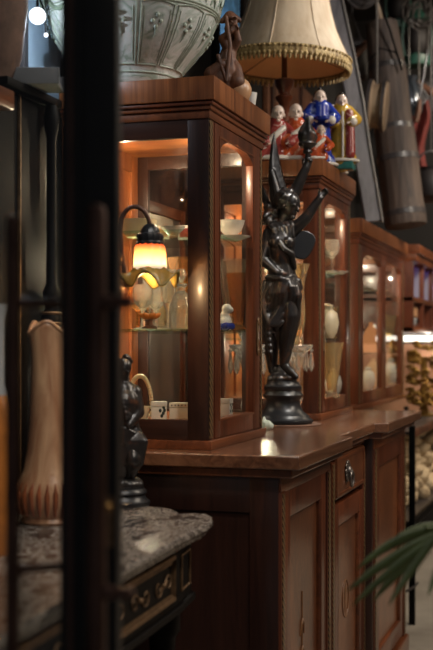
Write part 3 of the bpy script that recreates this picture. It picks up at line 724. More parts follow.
# ---- celadon jar
def celadon_jar():
    c = Vector((-1.222, 3.125, 1.938)); t = thing('porcelain_jar', 'huge celadon porcelain jar on top of the nearest display cabinet', 'jar', c)
    pr = [(.120, 0), (.126, .004), (.128, .03), (.136, .045), (.160, .075), (.192, .11), (.222, .155), (.243, .205), (.254, .26), (.258, .32), (.256, .38), (.248, .44), (.215, .50), (.165, .545), (.12, .57), (.11, .60), (.118, .625), (.10, .626)]
    def rad(z):
        for (r0, z0), (r1, z1) in zip(pr, pr[1:]):
            if z0 <= z <= z1: return r0+(r1-r0)*(z-z0)/max(z1-z0, 1e-6)
        return .1
    b = MB().lathe(pr, c, 72).build('body', jarm, t, angle=60)
    Q = lambda a, z, o=.0: c + Vector((math.cos(a), math.sin(a), 0))*(rad(z)+o) + Vector((0, 0, z))
    line = plain('celadon_relief', '#939b8c', .3, 0, .25, 20)
    n = 14; base = -PI/2
    for i in range(n):
        a0, a1 = base+2*PI*(i+.06)/n, base+2*PI*(i+.94)/n; am = (a0+a1)/2; q = MB()
        pts = [Q(a0, .05+.14*j/8) for j in range(9)] + [Q(a0+(a1-a0)*j/6, .19+.006*math.sin(PI*j/6)) for j in range(1, 6)] + [Q(a1, .19-.14*j/8) for j in range(9)] + [Q(a1+(a0-a1)*j/6, .05) for j in range(1, 6)]
        q.tube(pts, .0026, 6, True)
        q.tube([Q(a0+(a1-a0)*.1, .058+.12*j/6) for j in range(7)], .0018, 5); q.tube([Q(a1-(a1-a0)*.1, .058+.12*j/6) for j in range(7)], .0018, 5)
        q.build('lappet', line, b)
        q = MB(); w = (a1-a0)*.13
        for (da, z) in ((-w, .148), (w, .148), (0, .162), (0, .135)): q.ball(Q(am+da, z), (.006, .006, .007), n=10)
        q.tube([Q(am, .135), Q(am+.2*w, .12), Q(am-.3*w, .108)], [.004, .003, .001], 6); q.build('trefoil', line, b)
    q = MB()
    for z in (.032, .2, .207): q.tube([Q(2*PI*i/72, z) for i in range(72)], .0028, 6, True)
    q.build('ring_line', line, b)
    # scrolling relief on the belly
    q = MB(); random.seed(21)
    for i in range(15):
        a = 2*PI*i/15; zc = .29+.05*math.sin(i*2.3); pts = []
        for j in range(26):
            s = j/25; rr = .060*(1-s*.85); th = s*3.4*PI + i
            pts.append(Q(a + rr*math.cos(th)/.26, min(.5, zc + rr*math.sin(th)), .001))
        q.tube(pts, [.007*(1-.75*j/25) for j in range(26)], 6)
    for i in range(30):
        a = 2*PI*i/30+.05; z = .225+.012*math.sin(i*1.7)
        q.tube([Q(a, z), Q(a+.04, z+.02), Q(a+.09, z+.012), Q(a+.11, z-.004)], [.003, .006, .005, .002], 6)
    q.build('scroll_relief', plain('celadon_scroll', '#77846f', .3, 0, .3, 25), b)
celadon_jar()

# ---- carved figure, ball and little pot on the nearest cabinet
def carved_figure():
    base = Vector((-1.02, 3.36, 1.938)); d0 = -base.x*S+base.y*Cc; k = d0/1200; x0 = CX+1200*(base.x*Cc+base.y*S)/d0; y0 = CY-1200*(base.z-H)/d0
    P = lambda x, y, b=0: base + RV*((x-x0)*k) + TV*b + Vector((0, 0, (y0-y)*k))
    t = thing('wooden_figure', 'brown carved wooden figure crouching beside the big celadon jar', 'figure', base)
    m = MB(); random.seed(19)
    m.chain([P(219, 94), P(221, 80, .01), P(226, 64, .0), P(230, 48, .0)], [.038, .042, .030, .021])
    m.chain([P(213, 92), P(211, 76, .03), P(222, 68, .04)], [.024, .021, .016]); m.chain([P(228, 94), P(237, 84, .03), P(236, 70, .01), P(231, 60)], [.022, .023, .018, .015])
    m.chain([P(229, 53), P(222, 40, .02), P(231, 34, .035)], [.015, .011, .008]); hand(m, P(231, 34, .035), RV+Vector((0, 0, .5)), TV, .034, 1.0)
    m.chain([P(231, 52), P(238, 42, .02), P(235, 28, .03)], [.015, .011, .008]); hand(m, P(235, 28, .03), Vector((0, 0, 1)), TV, .034, 1.0)
    face(m, P(231, 30, .0), .052, RV*.5+TV*.7, TV*.5-RV*.7); m.chain([P(231, 40), P(230, 50)], [.012, .016])
    for fold in range(11):
        u = fold/10; m.chain([P(222+9*u, 56+3*math.sin(fold), .028), P(216+16*u, 72, .040-.012*abs(u-.4)), P(211+24*u, 88+3*math.sin(fold*2), .038-.02*abs(u-.4)), P(210+27*u, 96, .03)], [.005, .0075, .008, .006])
    m.chain([P(212, 98), P(236, 98)], [.024, .024])
    m.build('body', carvwood, t, remesh=.0028, sm=0)
    h = MB(); h.chain([P(222, 22, .01), P(230, 17, .0), P(239, 21, .01)], [.008, .018, .008]); h.ball(P(231, 19, 0), (.026, .026, .012)); h.build('cap', carvwood, t, remesh=.003)
    q = MB(); q.chain([P(226, 20, .03), P(230, 50, .05), P(226, 84, .05)], [.006, .006, .006]); q.chain([P(218, 60, .05), P(226, 84, .05)], [.006, .005]); q.build('staff', carvwood, t)
carved_figure()
def lump(name, mat, prof, loc, label, cat, group=None, fr=None, n=28):
    return tag(MB().lathe(prof, loc, n, fr).build(name, mat, loc=loc), label, cat, group)
def at_top(x, d, z): p = atD(x, CY, d); return Vector((p.x, p.y, z))
p = at_top(240, 3.50, 1.938)
lump('round_pot', tan, [(.012, 0), (.026, .012), (.034, .032), (.034, .046), (.026, .064), (.014, .074), (.008, .0745)], p, 'small tan round pot at the end of the nearest cabinet top', 'pot')
p = at_top(250.5, 3.56, 1.938)
lump('small_cup', white, [(.012, 0), (.014, .004), (.018, .03), (.020, .045), (.016, .045), (.013, .01)], p, 'tiny white cup behind the tan round pot', 'cup')

# ---- porcelain figures on the second cabinet
def porcelain(label, x, d, h, robe, trim, hair=True, lean=0, hold=None, base=None, facing=None, sit=False, sash=None):
    zb = 1.922; loc = at_top(x, d, zb); f = (facing or TV).normalized(); r = Vector((0, 0, 1)).cross(f) * -1
    t = thing('porcelain_figure', label, 'figurine', loc, 0, 'porcelain figures on the second cabinet')
    up = Vector((0, 0, 1)); z0 = 0
    if base is not None:
        M = Matrix.Rotation(ROT, 4, 'Z'); z0 = .03; b = MB(); b.box(loc.x-.05, loc.x+.05, loc.y-.04, loc.y+.04, zb, zb+z0, .004); b.build('base', base, t)
    q = lambda a, b_, z: loc + r*a*h + f*b_*h + up*(z0 + z*(h-z0))
    m = MB()
    if not sit:
        m.chain([q(0, 0, .02), q(0, 0, .30), q(lean*.3, 0, .55), q(lean*.6, 0, .76)], [.15*h, .15*h, .125*h, .115*h])
        m.chain([q(-.07, 0, .06), q(.07, 0, .06)], [.13*h, .13*h])
        for s in (-1, 1): m.chain([q(s*.10+lean*.6, 0, .76), q(s*.20+lean*.5, .02, .62), q(s*.12+lean*.4, .14, .56)], [.062*h, .068*h, .075*h])
    else:
        m.chain([q(-.18, 0, .12), q(0, .02, .16), q(.20, .04, .12)], [.15*h, .2*h, .15*h])
        m.chain([q(0, 0, .2), q(lean*.5, 0, .45), q(lean, 0, .62)], [.22*h, .2*h, .15*h])
        for s in (-1, 1): m.chain([q(s*.14+lean, 0, .60), q(s*.30+lean, .08, .40), q(s*.2+lean, .2, .30)], [.08*h, .09*h, .09*h])
        m.chain([q(.1, .05, .15), q(.16, .16, .34), q(.26, .14, .10)], [.12*h, .11*h, .1*h])
    m.build('robe', robe, t, remesh=h*.014, sm=2)
    hz = .87 if not sit else .80; hh = (.205 if not sit else .30)*h; hx = lean if not sit else lean*1.3
    m = MB(); face(m, q(hx, .02, hz), hh, f, r); m.chain([q(hx, 0, hz-.10), q(hx, .01, hz-.02)], [.05*h, .05*h])
    hd = m.build('head', skinp, t, remesh=h*.009, sm=1)
    for s in (-1, 1): MB().ball(q(hx, .02, hz) + f*hh*.42 + r*s*hh*.14 + up*hh*.01, hh*.035, n=8).build('eye', hairp, hd)
    if hair:
        m = MB(); m.ball(q(hx, -.012, hz) + up*hh*.22, (hh*.40, hh*.42, hh*.34)); m.ball(q(hx, -.02, hz)+up*hh*.6, hh*.13); m.build('hair', hairp, t)
    m = MB()
    for s in (-1, 1):
        w = q(s*.10, .17, .55) if not sit else q(s*.18+lean, .24, .28)
        hand(m, w, f - r*s*.7, -up, .09*h, .6, s)
    m.build('hands', skinp, t)
    # trims: collar and hem
    c = MB()
    if not sit:
        c.tube([q(lean*.6, 0, .775) + r*.075*h*math.cos(a*PI/12)+f*.08*h*math.sin(a*PI/12) for a in range(24)], .016*h, 8, True)
        c.tube([q(0, .0, .02) + r*.22*h*math.cos(a*PI/16)+f*.165*h*math.sin(a*PI/16) for a in range(32)], .02*h, 8, True)
        if robe is not blueg: c.tube([q(lean*.5, .13, .72), q(lean*.3, .15, .5), q(0, .165, .25), q(0, .17, .05)], .014*h, 8)
        for s in (-1, 1): c.ball(q(s*.13, .16, .56), .06*h)
    else:
        c.chain([q(lean-.1, .12, .55), q(lean+.06, .2, .40), q(.2, .2, .2)], [.05*h, .055*h, .05*h])
        c.chain([q(-.2, .14, .06), q(.06, .2, .06), q(.26, .15, .05)], [.04*h, .04*h, .04*h])
    c.build('trim', trim, t)
    if sash is not None:
        c = MB(); c.chain([q(-.09, .10, .70), q(-.1, .12, .45), q(-.1, .13, .1)], [.055*h, .06*h, .07*h]); c.build('sash', sash, t, remesh=h*.014)
    if hold is not None:
        MB().lathe([(.03*h, 0), (.09*h, .02*h), (.10*h, .05*h), (.09*h, .05*h), (.03*h, .02*h)], q(0, .2, .54), 20).build('bowl', hold, t)
    return t
porcelain('standing porcelain figure in a cobalt blue robe holding a blue bowl', 320, 4.60, .30, blueg, white, hold=blueg)
porcelain('standing porcelain figure in a red robe between the blue and yellow ones', 331.5, 4.80, .285, redg, white, hair=False)
porcelain('standing porcelain figure in a yellow robe on a teal base', 341.5, 4.70, .30, yellowg, white, base=tealg, sash=redg)
porcelain('seated porcelain figure in an orange robe with a white shawl, beside the torch flame', 298, 4.52, .235, orangeg, white, sit=True, lean=.03, hair=False)
porcelain('small seated porcelain figure in a rose robe at the near edge of the second cabinet', 274, 4.50, .225, redg, white, sit=True, lean=-.05, hair=False)
porcelain('smallest seated porcelain figure, orange and white, leaning on the blue figure', 316, 4.46, .14, orangeg, white, sit=True, lean=-.1, hair=False)

# ---- lustres
def lustre(label, loc, h, zp, mat):
    t = thing('crystal_lustre', label, 'candle lustre', loc, 0); c = Vector(loc)
    fl = lambda t_, z: 1+.06*math.cos(10*t_)
    MB().lathe([(.046, 0), (.050, .008), (.040, .016), (.018, .03), (.014, .06), (.022, .08), (.014, .10), (.012, zp-.09), (.020, zp-.06), (.028, zp-.035), (.050, zp-.012), (.058, zp), (.056, zp+.004), (.02, zp-.006)], c, 30, fl).build('stem', crystal, t, angle=25)
    w = (h-zp)/.30
    MB().lathe([(.018, zp), (.026, zp+.012), (.016, zp+.03*w), (.024, zp+.05*w), (.031, zp+.09*w), (.030, zp+.14*w), (.026, zp+.20*w), (.031, zp+.25*w), (.043, h-.004), (.040, h-.005), (.022, zp+.20*w), (.022, zp+.12*w), (.014, zp+.06*w)], c, 40, lambda t_, z: 1+(.05+.12*max(0, (z-h+.05)*20))*math.cos(8*t_)).build('vase', mat, t, angle=30)
    for i in range(10):
        a = 2*PI*i/10; o = c + Vector((.056*math.cos(a), .056*math.sin(a), zp-.004))
        d = MB(); d.ball(o - Vector((0, 0, .012)), .0065, n=6)
        d.lathe([(.0006, -.090), (.0090, -.072), (.0070, -.048), (.0035, -.022), (.0006, -.02)], o, 6); d.build('prism', crystal, t, smooth=False)
lustre('tall crystal lustre with a honey coloured vase and prisms right behind the winged statue', (-1.018, 4.236, TZ), .575, .275, crystal_y)
lustre('crystal lustre with hanging prisms between the nearest cabinet and the winged statue', (-1.067, 3.75, TZ), .44, .275, crystal)

# ------------------------------------------------------------------ what stands inside the cabinets
def inY(x, Y, z): p = atY(x, CY, Y); return Vector((p.x, Y, z))
def inX(x, X, z): p = atX(x, CY, X); return Vector((X, p.y, z))
ZB, ZM, ZU = TZ+.0722, 1.2792, 1.5442
# teacup on its saucer, upper shelf
p = inX(231, -1.015, ZU)
s_ = lump('saucer', white, [(.03, 0), (.034, .003), (.056, .010), (.058, .013), (.052, .012), (.03, .006)], p, 'white saucer under the teacup behind the cabinet door', 'saucer')
def teacup(p):
    t = thing('teacup', 'white teacup with a handle on a saucer behind the nearest cabinet door', 'cup', p)
    MB().lathe([(.018, 0), (.020, .004), (.032, .018), (.039, .036), (.041, .046), (.0385, .046), (.030, .018), (.016, .006)], p, 28).build('bowl', white, t)
    MB().tube([p+RV*.0 + Vector((.0, .036, .040)), p+Vector((.0, .050, .042)), p+Vector((0, .057, .032)), p+Vector((0, .050, .018)), p+Vector((0, .033, .014))], .0035, 8).build('handle', white, t)
teacup(p + Vector((0, 0, .0125)))
def card(x, Y, z, w, h, label, col):
    p = inY(x, Y, z); t = thing('postcard', label, 'card', p, ROT, 'cards on the upper shelf')
    M = Matrix.Translation(p + Vector((0, 0, h/2))) @ Matrix.Rotation(ROT, 4, 'Z') @ Matrix.Rotation(-.12, 4, 'X')
    MB().box(-w/2, w/2, -.002, .002, -h/2, h/2).build('card_face', white, t, local=True) if False else None
    b = MB().box(-w/2, w/2, -.0015, .0015, -h/2, h/2); bmesh.ops.transform(b.b, matrix=M, verts=b.b.verts[:]); b.build('card_face', white, t)
    b = MB().box(-w*.36, w*.36, -.003, -.0012, -h*.3, h*.3); bmesh.ops.transform(b.b, matrix=M, verts=b.b.verts[:]); b.build('picture', col, t)
card(163, 3.30, ZU, .036, .040, 'small pale card leaning on the upper shelf, left of the white dish', tan)
card(184, 3.34, ZU, .034, .044, 'small printed card on the upper shelf, right of the white dish', redg)
lump('dish', white, [(.012, 0), (.016, .004), (.034, .022), (.036, .026), (.03, .022), (.012, .008)], inY(173, 3.20, ZU), 'small white dish on the upper shelf between the two cards', 'dish')
lump('stoneware_bowl', cream, [(.03, 0), (.034, .006), (.055, .036), (.058, .05), (.052, .05), (.03, .012)], inY(137, 3.22, ZU), 'beige stoneware bowl on the upper shelf behind the lamp neck', 'bowl')
# middle shelf glass
goblet = [(.028, 0), (.028, .003), (.006, .008), (.005, .05), (.010, .058), (.026, .075), (.030, .10), (.027, .125), (.0255, .125), (.024, .08), (.004, .062)]
flute = [(.024, 0), (.024, .003), (.005, .008), (.005, .05), (.014, .07), (.024, .12), (.022, .165), (.021, .165), (.012, .075)]
decant = [(.030, 0), (.034, .006), (.036, .05), (.024, .09), (.011, .105), (.012, .115), (.018, .12), (.016, .125), (.006, .128), (.016, .15), (.010, .165)]
vase_ = [(.030, 0), (.032, .004), (.018, .02), (.022, .06), (.032, .12), (.038, .17), (.046, .215), (.044, .215), (.03, .12), (.016, .03)]
fl8 = lambda t_, z: 1+.05*math.cos(8*t_)
fl12 = lambda t_, z: 1+.04*math.cos(12*t_)
for name, prof, x, Y, z, lab, mat, fr in (
    ('goblet', goblet, 143, 3.14, ZM, 'clear glass goblet on the middle shelf, leftmost, under the lamp flower', crystal, None),
    ('goblet', goblet, 156, 3.22, ZM, 'clear glass goblet on the middle shelf, second from the left', crystal, fl12),
    ('goblet', flute, 168, 3.13, ZM, 'slim fluted glass on the middle shelf beside the small decanter', crystal, fl12),
    ('decanter', decant, 181, 3.12, ZM, 'small cut glass decanter with a stopper on the middle shelf', crystal, fl8),
    ('glass_vase', vase_, 183, 3.36, ZM, 'orange glass vase on the middle shelf behind the small decanter', crystal_o, fl8),
    ('goblet', flute, 150, 3.36, ZM, 'slim fluted glass at the back of the middle shelf, behind the two goblets', crystal, fl8),
    ('goblet', goblet, 173, 3.28, ZM, 'honey coloured goblet on the middle shelf between the slim glass and the decanter', crystal_y, fl12),
    ('goblet', goblet, 138, 3.30, ZM, 'orange goblet on the middle shelf behind the leftmost clear goblet', crystal_o, fl8),
    ('glass_vase', vase_, 161, 3.40, ZM, 'honey coloured glass vase at the back of the middle shelf', crystal_y, fl8)):
    p = inY(x, Y, z); lump(name, mat, prof, p, lab, 'glass', 'glassware in the nearest cabinet', fr)
for x, X, sc, lab, mat in ((232, -1.035, 1.0, 'tall flared glass vase behind the nearest cabinet door, middle shelf', crystal), (238, -1.01, .8, 'smaller flared glass vase at the right of the door, middle shelf', crystal_o)):
    p = inX(x, X, ZM); lump('glass_vase', mat, [(r*sc, z*sc) for r, z in vase_], p, lab, 'glass', 'glassware in the nearest cabinet', fl8)
def china_dog(p):
    t = thing('china_figurine', 'small white and blue china figurine on the middle shelf behind the door', 'figurine', p)
    m = MB(); m.chain([p+Vector((0, -.012, .018)), p+Vector((0, .012, .022)), p+Vector((.0, .010, .042))], [.018, .019, .014]); m.ball(p+Vector((.006, .008, .060)), .015)
    m.ball(p+Vector((.018, .008, .057)), .008); m.chain([p+Vector((.012, .014, .03)), p+Vector((.016, .016, .004))], [.006, .006]); m.chain([p+Vector((.012, .0, .03)), p+Vector((.016, -.002, .004))], [.006, .006])
    m.build('body', white, t, remesh=.0022)
    c = MB(); c.chain([p+Vector((-.01, -.02, .012)), p+Vector((.01, -.02, .010)), p+Vector((.016, .02, .010))], [.012, .012, .011]); c.build('base', blueg, t, remesh=.0025)
china_dog(inX(224, -1.0, ZM))
def flower(p):
    t = thing('ceramic_flower', 'brown ceramic flower ornament on the middle shelf under the lit lamp', 'ornament', p)
    for i in range(7):
        a = 2*PI*i/7; m = MB(); d = Vector((math.cos(a), math.sin(a), .35)); m.ball(p+Vector((0, 0, .028))+d*.018, (.015, .012, .007), Matrix.Rotation(a, 4, 'Z') @ Matrix.Rotation(-.5, 4, 'Y')); m.build('petal', orangeb, t)
    MB().lathe([(.02, 0), (.022, .004), (.008, .01), (.006, .026), (.009, .034), (.001, .036)], p, 16).build('stem', carvwood, t)
flower(inY(150, 3.06, ZM))
# bottom board: white tiles, trays and a beaded loop
def white_box(p, w, d, h, label, dots, rz=ROT, group='little white boxes on the cabinet floor'):
    t = thing('trinket_box', label, 'box', p, rz, group); M = Matrix.Translation(p) @ Matrix.Rotation(rz, 4, 'Z')
    def add(m, name, mat): bmesh.ops.transform(m.b, matrix=M, verts=m.b.verts[:]); m.build(name, mat, t)
    add(MB().box(-w/2, w/2, -d/2, d/2, 0, h*.7, .0015), 'body', whitecell); add(MB().box(-w/2-.001, w/2+.001, -d/2-.001, d/2+.001, h*.72, h, .0015), 'lid', whitecell)
    m = MB()
    for a, b2 in dots: m.ball((a*w, -d/2, b2*h), (h*.09, .0012, h*.11), n=10)
    if dots: add(m, 'painted_spots', inkm)
white_box(inY(159, 3.10, ZB), .042, .035, .048, 'white trinket box with dark painted spots, on the cabinet floor', [(.1, .5), (.3, .35), (.32, .7), (.2, .2), (.38, .52)])
white_box(inY(181, 3.14, ZB), .062, .04, .044, 'long low white trinket box with a spotted lid, right of the other white box', [(-.4, .85), (-.25, .85), (-.1, .85), (.05, .85), (.2, .85), (.35, .85)])
white_box(inX(225.5, -1.0, ZB), .034, .034, .050, 'white trinket box with four dark flowers, behind the door', [(-.25, .3), (.25, .3), (-.25, .68), (.25, .68), (0, .5)], PI/2, )
p = inY(143, 3.08, ZB); lump('painted_cup', cream, [(.012, 0), (.014, .004), (.017, .022), (.019, .036), (.017, .036), (.012, .006)], p, 'small cream cup on the cabinet floor beside the bronze figure lamp', 'cup')
p = inY(140, 3.20, ZB)
m = MB()
for i in range(34):
    a = PI*i/33; m.ball(p + RV*(.034*math.cos(a)) + Vector((0, 0, .010+.105*math.sin(a)**.8)), .0068, n=8)
m.box(p.x-.03, p.x+.03, p.y-.015, p.y+.015, p.z, p.z+.008, .002)
tag(m.build('bead_necklace', cream, loc=p), 'cream bead necklace on a stand on the cabinet floor', 'necklace')
# second cabinet
Z2B, Z2M, Z2U = 1.0325, 1.2642, 1.5242
for name, prof, x, X, z, lab, mat, sc in (
    ('glass_vase', vase_, 332, 4.60, Z2B, 'pale glass vase on the floor of the second cabinet', crystal_y, 1.0),
    ('ginger_jar', [(.03, 0), (.05, .03), (.06, .08), (.05, .13), (.025, .15), (.03, .17), (.01, .18)], 333.5, 4.82, Z2B, 'white ginger jar on the floor of the second cabinet', white, .6),
    ('ginger_jar', [(.03, 0), (.05, .03), (.06, .08), (.05, .13), (.025, .15), (.03, .17), (.01, .18)], 327.5, 4.60, Z2M, 'cream ginger jar on the middle shelf of the second cabinet', cream, .75),
    ('glass_vase', vase_, 332.5, 4.83, Z2M, 'honey glass vase on the middle shelf of the second cabinet', crystal_y, .6),
    ('goblet', goblet, 332, 4.62, Z2U, 'clear goblet on the top shelf of the second cabinet', crystal, 1.0),
    ('saucer', [(.03, 0), (.05, .01), (.052, .013), (.03, .006)], 336, 4.80, Z2U, 'white saucer on the top shelf of the second cabinet', white, 1.0)):
    p = inY(x, X, z); lump(name, mat, [(r*sc, zz*sc) for r, zz in prof], p, lab, name.replace('_', ' '), None, None)
# bookcase
Z3B, Z3M, Z3U = 1.0275, 1.2042, 1.5142
for name, prof, x, X, z, lab, mat, sc in (
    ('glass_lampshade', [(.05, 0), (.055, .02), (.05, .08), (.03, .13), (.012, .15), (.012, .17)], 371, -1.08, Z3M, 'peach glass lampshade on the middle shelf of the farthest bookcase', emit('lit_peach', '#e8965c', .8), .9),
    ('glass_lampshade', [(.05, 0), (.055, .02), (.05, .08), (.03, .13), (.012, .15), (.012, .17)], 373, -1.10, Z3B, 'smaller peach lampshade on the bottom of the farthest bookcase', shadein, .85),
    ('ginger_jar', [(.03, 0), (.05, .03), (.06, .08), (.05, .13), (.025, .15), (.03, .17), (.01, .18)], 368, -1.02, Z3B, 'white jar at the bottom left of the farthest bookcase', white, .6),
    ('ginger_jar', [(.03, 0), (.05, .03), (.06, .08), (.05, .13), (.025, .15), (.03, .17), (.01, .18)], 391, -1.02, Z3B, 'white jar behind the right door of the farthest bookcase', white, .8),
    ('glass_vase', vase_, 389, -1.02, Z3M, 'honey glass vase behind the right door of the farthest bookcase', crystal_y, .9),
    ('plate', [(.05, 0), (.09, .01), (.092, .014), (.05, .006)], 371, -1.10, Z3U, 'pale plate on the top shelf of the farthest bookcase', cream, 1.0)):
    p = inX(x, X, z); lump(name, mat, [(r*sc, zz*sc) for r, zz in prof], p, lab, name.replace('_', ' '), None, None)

# ------------------------------------------------------------------ marble console at the left
def console():
    z1 = .84; tp = lambda x, y: (lambda p: (p.x, p.y))(atZ(x, y, z1))
    t = thing('console_table', 'black console table with brass inlay and a grey marble top, left of the sideboard', 'table', (-1.1, 2.2, FL))
    A, B = Vector(tp(120, 571)).to_3d(), Vector(tp(197, 529)).to_3d(); d = (A-B).normalized(); n = Vector((d.y, -d.x, 0)); n = n if n.x > 0 else -n
    Fp = lambda s: B + d*s
    front_end = Fp(1.55)
    poly = [(front_end.x, front_end.y)] + [(Fp(s).x, Fp(s).y) for s in (1.1, .7, .4, .2)] + [tp(197, 529), tp(207, 524.5), tp(212.5, 520), tp(212.5, 516.5), tp(208, 514), tp(197, 512.8), tp(186, 513.2), tp(180, 513.6), tp(177, 511), tp(172, 508.5), tp(162, 507), tp(149, 506)]
    poly = [(x, min(y, 2.872)) for x, y in poly]
    poly += [(-1.15, 2.872), (-1.49, 2.872), (-1.49, front_end.y)]
    def inset(pl, q): 
        c = Vector((-1.15, 2.1)); return [((x-c.x)*(1-q/.45)+c.x, (y-c.y)*(1-q/.75)+c.y) for x, y in pl]
    m = MB()
    m.prism(poly, z1-.018, z1); m.build('marble_top', marble, t, bevel=.005)
    m = MB(); m.prism(inset(poly, .014), z1-.032, z1-.0178); m.build('marble_moulding', marble, t, bevel=.004)
    C0 = Vector(tp(197, 529)).to_3d(); C1 = Vector(tp(211, 518)).to_3d(); 
    q0 = C0 - n*.04 + d*.012; q1 = C1 + d*.02 + Vector((-.038, -.012, 0)); q2 = Vector((-1.09, 2.80, 0))
    fe = front_end - n*.04
    ap = [(fe.x, fe.y), (q0.x, q0.y), (q1.x, q1.y), (q2.x, 2.80), (-1.45, 2.83), (-1.45, fe.y)]
    za, zb = .672, z1-.033
    MB().prism(ap, za, zb).build('apron', ebony, t, bevel=.003)
    e = 1.04
    MB().prism([(fe.x+.008, fe.y), (q0.x+.008, q0.y+.004), (q1.x+.010, q1.y+.004), (q2.x+.006, 2.81), (-1.45, 2.84), (-1.45, fe.y)], za-.012, za+.004).build('lower_moulding', ebony, t, bevel=.003)
    # brass frame on the apron front and on the corner block
    G = lambda s, z, o=.002: q0 + d*s + n*o + Vector((0, 0, z))
    def strip(parent, a0, a1, z0, z1_, w, f):
        m = MB(); m.tube([f(a0, z0), f(a1, z0), f(a1, z1_), f(a0, z1_)], w, 6, True); return m.build('brass_frame', brassd, parent)
    strip(t, .035, 1.45, za+.026, zb-.022, .0065, G); strip(t, .05, 1.43, za+.036, zb-.032, .0022, G)
    for k in range(9):
        m = MB()
        s0 = .11+.15*k; zc = (za+zb)/2; sg = 1 if k % 2 else -1
        for side in (-1, 1):
            pts = [];
            for j in range(16):
                u = j/15; rr = .022*(1-u*.8); th = u*2.6*PI
                pts.append(G(s0+side*(.034-rr*math.cos(th)), zc+sg*side*rr*math.sin(th)*.9, .003))
            m.tube(pts, [.0024*(1-.6*j/15) for j in range(16)], 5)
        m.ball(G(s0, zc, .003), (.006, .006, .006), n=8)
        m.build('scroll_inlay', brassd, t)
    dd = (q1-q0).normalized(); nn = Vector((dd.y, -dd.x, 0)); nn = nn if nn.dot(Vector((.5, -1, 0))) > 0 or nn.x > 0 else -nn; L = (q1-q0).length
    K = lambda s, z: q0 + dd*s + nn*.002 + Vector((0, 0, z))
    strip(t, L*.22, L*.82, za+.03, zb-.03, .003, K)
    # turned legs
    prof = [(.022, 0), (.03, .01), (.018, .03), (.024, .10), (.032, .22), (.040, .34), (.046, .40), (.036, .44), (.050, .455), (.050, .47), (.030, .49), (.024, .53), (.034, .56), (.036, .58), (.026, .60), (.030, .66), (.040, .675), (.040, .73)]
    lx = [(q0+q1)/2 - nn*.05, q0 + d*1.42 - n*.06, Vector((-1.40, 2.76, 0)), Vector((-1.40, fe.y+.08, 0))]
    for p in lx: MB().lathe(prof, (p.x, p.y, FL), 28).build('leg', ebony, t)
console()

# ---- tall vase, ebonised cabinet and what shows beside them through the door
def tall_vase():
    p = atD(50, CY, 2.67); loc = Vector((p.x, p.y, .84)); k = 2.67/1200; z_ = lambda y: (526-y)*k
    def fr(t_, zz):
        u = max(0, (zz-.34)/.10); return 1+.10*u*math.cos(3*(t_-2.2)) 
    pr = [(.058, 0), (.062, .006), (.058, .014), (.066, .03), (.073, .05), (.074, .075), (.066, .095), (.056, .12), (.049, .16), (.044, .22), (.041, .30), (.040, .35), (.041, .395), (.044, .42), (.047, .432)]
    m = MB(); n = 56; rings = []
    for r, zz in pr:
        ring = []
        for i in range(n):
            a = 2*PI*i/n; q = r*fr(a, zz); dz = .014*max(0, (zz-.32)/.11)*math.cos(3*(a-2.9)); ring.append(m.b.verts.new(loc + Vector((q*math.cos(a), q*math.sin(a), zz+dz))))
        rings.append(ring)
    for a, b2 in zip(rings, rings[1:]):
        for i in range(n): m.b.faces.new((a[i], a[(i+1) % n], b2[(i+1) % n], b2[i]))
    m.b.faces.new(rings[0][::-1])
    t = thing('art_vase', 'tall peach art vase with a lobed rim on the marble console behind the door', 'vase', loc)
    m.build('body', vasem, t, solid=.004)
    r = MB(); random.seed(8)
    for i in range(26):
        a = 2*PI*i/26; r.tube([loc+Vector((math.cos(a)*q, math.sin(a)*q, zz)) for q, zz in ((.068, .022), (.0745, .045), (.076, .066+.012*random.random()), (.068, .092))], [.003, .006, .006, .002], 6)
    r.build('relief_band', plain('rust_glaze', '#8a4c2e', .3, 0, .4, 20), t)
    rm = MB(); rm.tube([loc + Vector((.047*fr(2*PI*i/48, .432)*math.cos(2*PI*i/48), .047*fr(2*PI*i/48, .432)*math.sin(2*PI*i/48), .432+.014*math.cos(3*(2*PI*i/48-2.9)))) for i in range(48)], .0042, 8, True); rm.build('rim', vasem, t)
tall_vase()
def ebony_cabinet():
    X = -1.30; y0, y1 = atX(6, CY, X).y, atX(57, CY, X).y
    t = thing('ebonised_cabinet', 'tall narrow black cabinet with a brass strip and turned column, behind the peach vase', 'cabinet', (-1.4, (y0+y1)/2, .84))
    MB().box(-1.485, X-.02, y0, y1, .84, 1.84, .003).build('body', ebony, t)
    ys = atX(25.5, CY, X).y
    MB().box(X-.02, X-.012, ys-.003, ys+.003, .86, 1.84, .001).build('brass_strip', brassd, t)
    MB().box(X-.02, X-.005, ys+.03, y1, .86, .93, .003).build('bottom_rail', ebony, t)
    MB().box(-1.49, X+.01, y0-.01, y1+.01, 1.84, 1.86, .004).build('top_slab', ebony, t)
    yc = atX(50, CY, X).y; pr = [(.016, 0), (.018, .02), (.014, .05), (.014, .20), (.019, .22), (.022, .235), (.015, .25), (.024, .27), (.026, .285), (.016, .30), (.020, .315), (.022, .33), (.013, .345), (.012, .60), (.018, .62), (.02, .64), (.014, .66)]
    MB().lathe([(r, z*1.42) for r, z in pr], (X+.004, yc, .90), 24).build('turned_column', ebony, t)
    for zz in (1.29, 1.315, 1.34): MB().lathe([(.024, zz-.004), (.027, zz), (.024, zz+.004)], (X+.004, yc, 0), 24, caps=False).build('gilt_ring', brassd, t)
ebony_cabinet()
c = atD(35, CY, 2.93); t = thing('tray', 'pale grey tray lying on top of the tall black cabinet', 'tray', (c.x, c.y, 1.861), ROT)
M = Matrix.Translation((c.x, c.y, 1.861)) @ Matrix.Rotation(ROT, 4, 'Z')
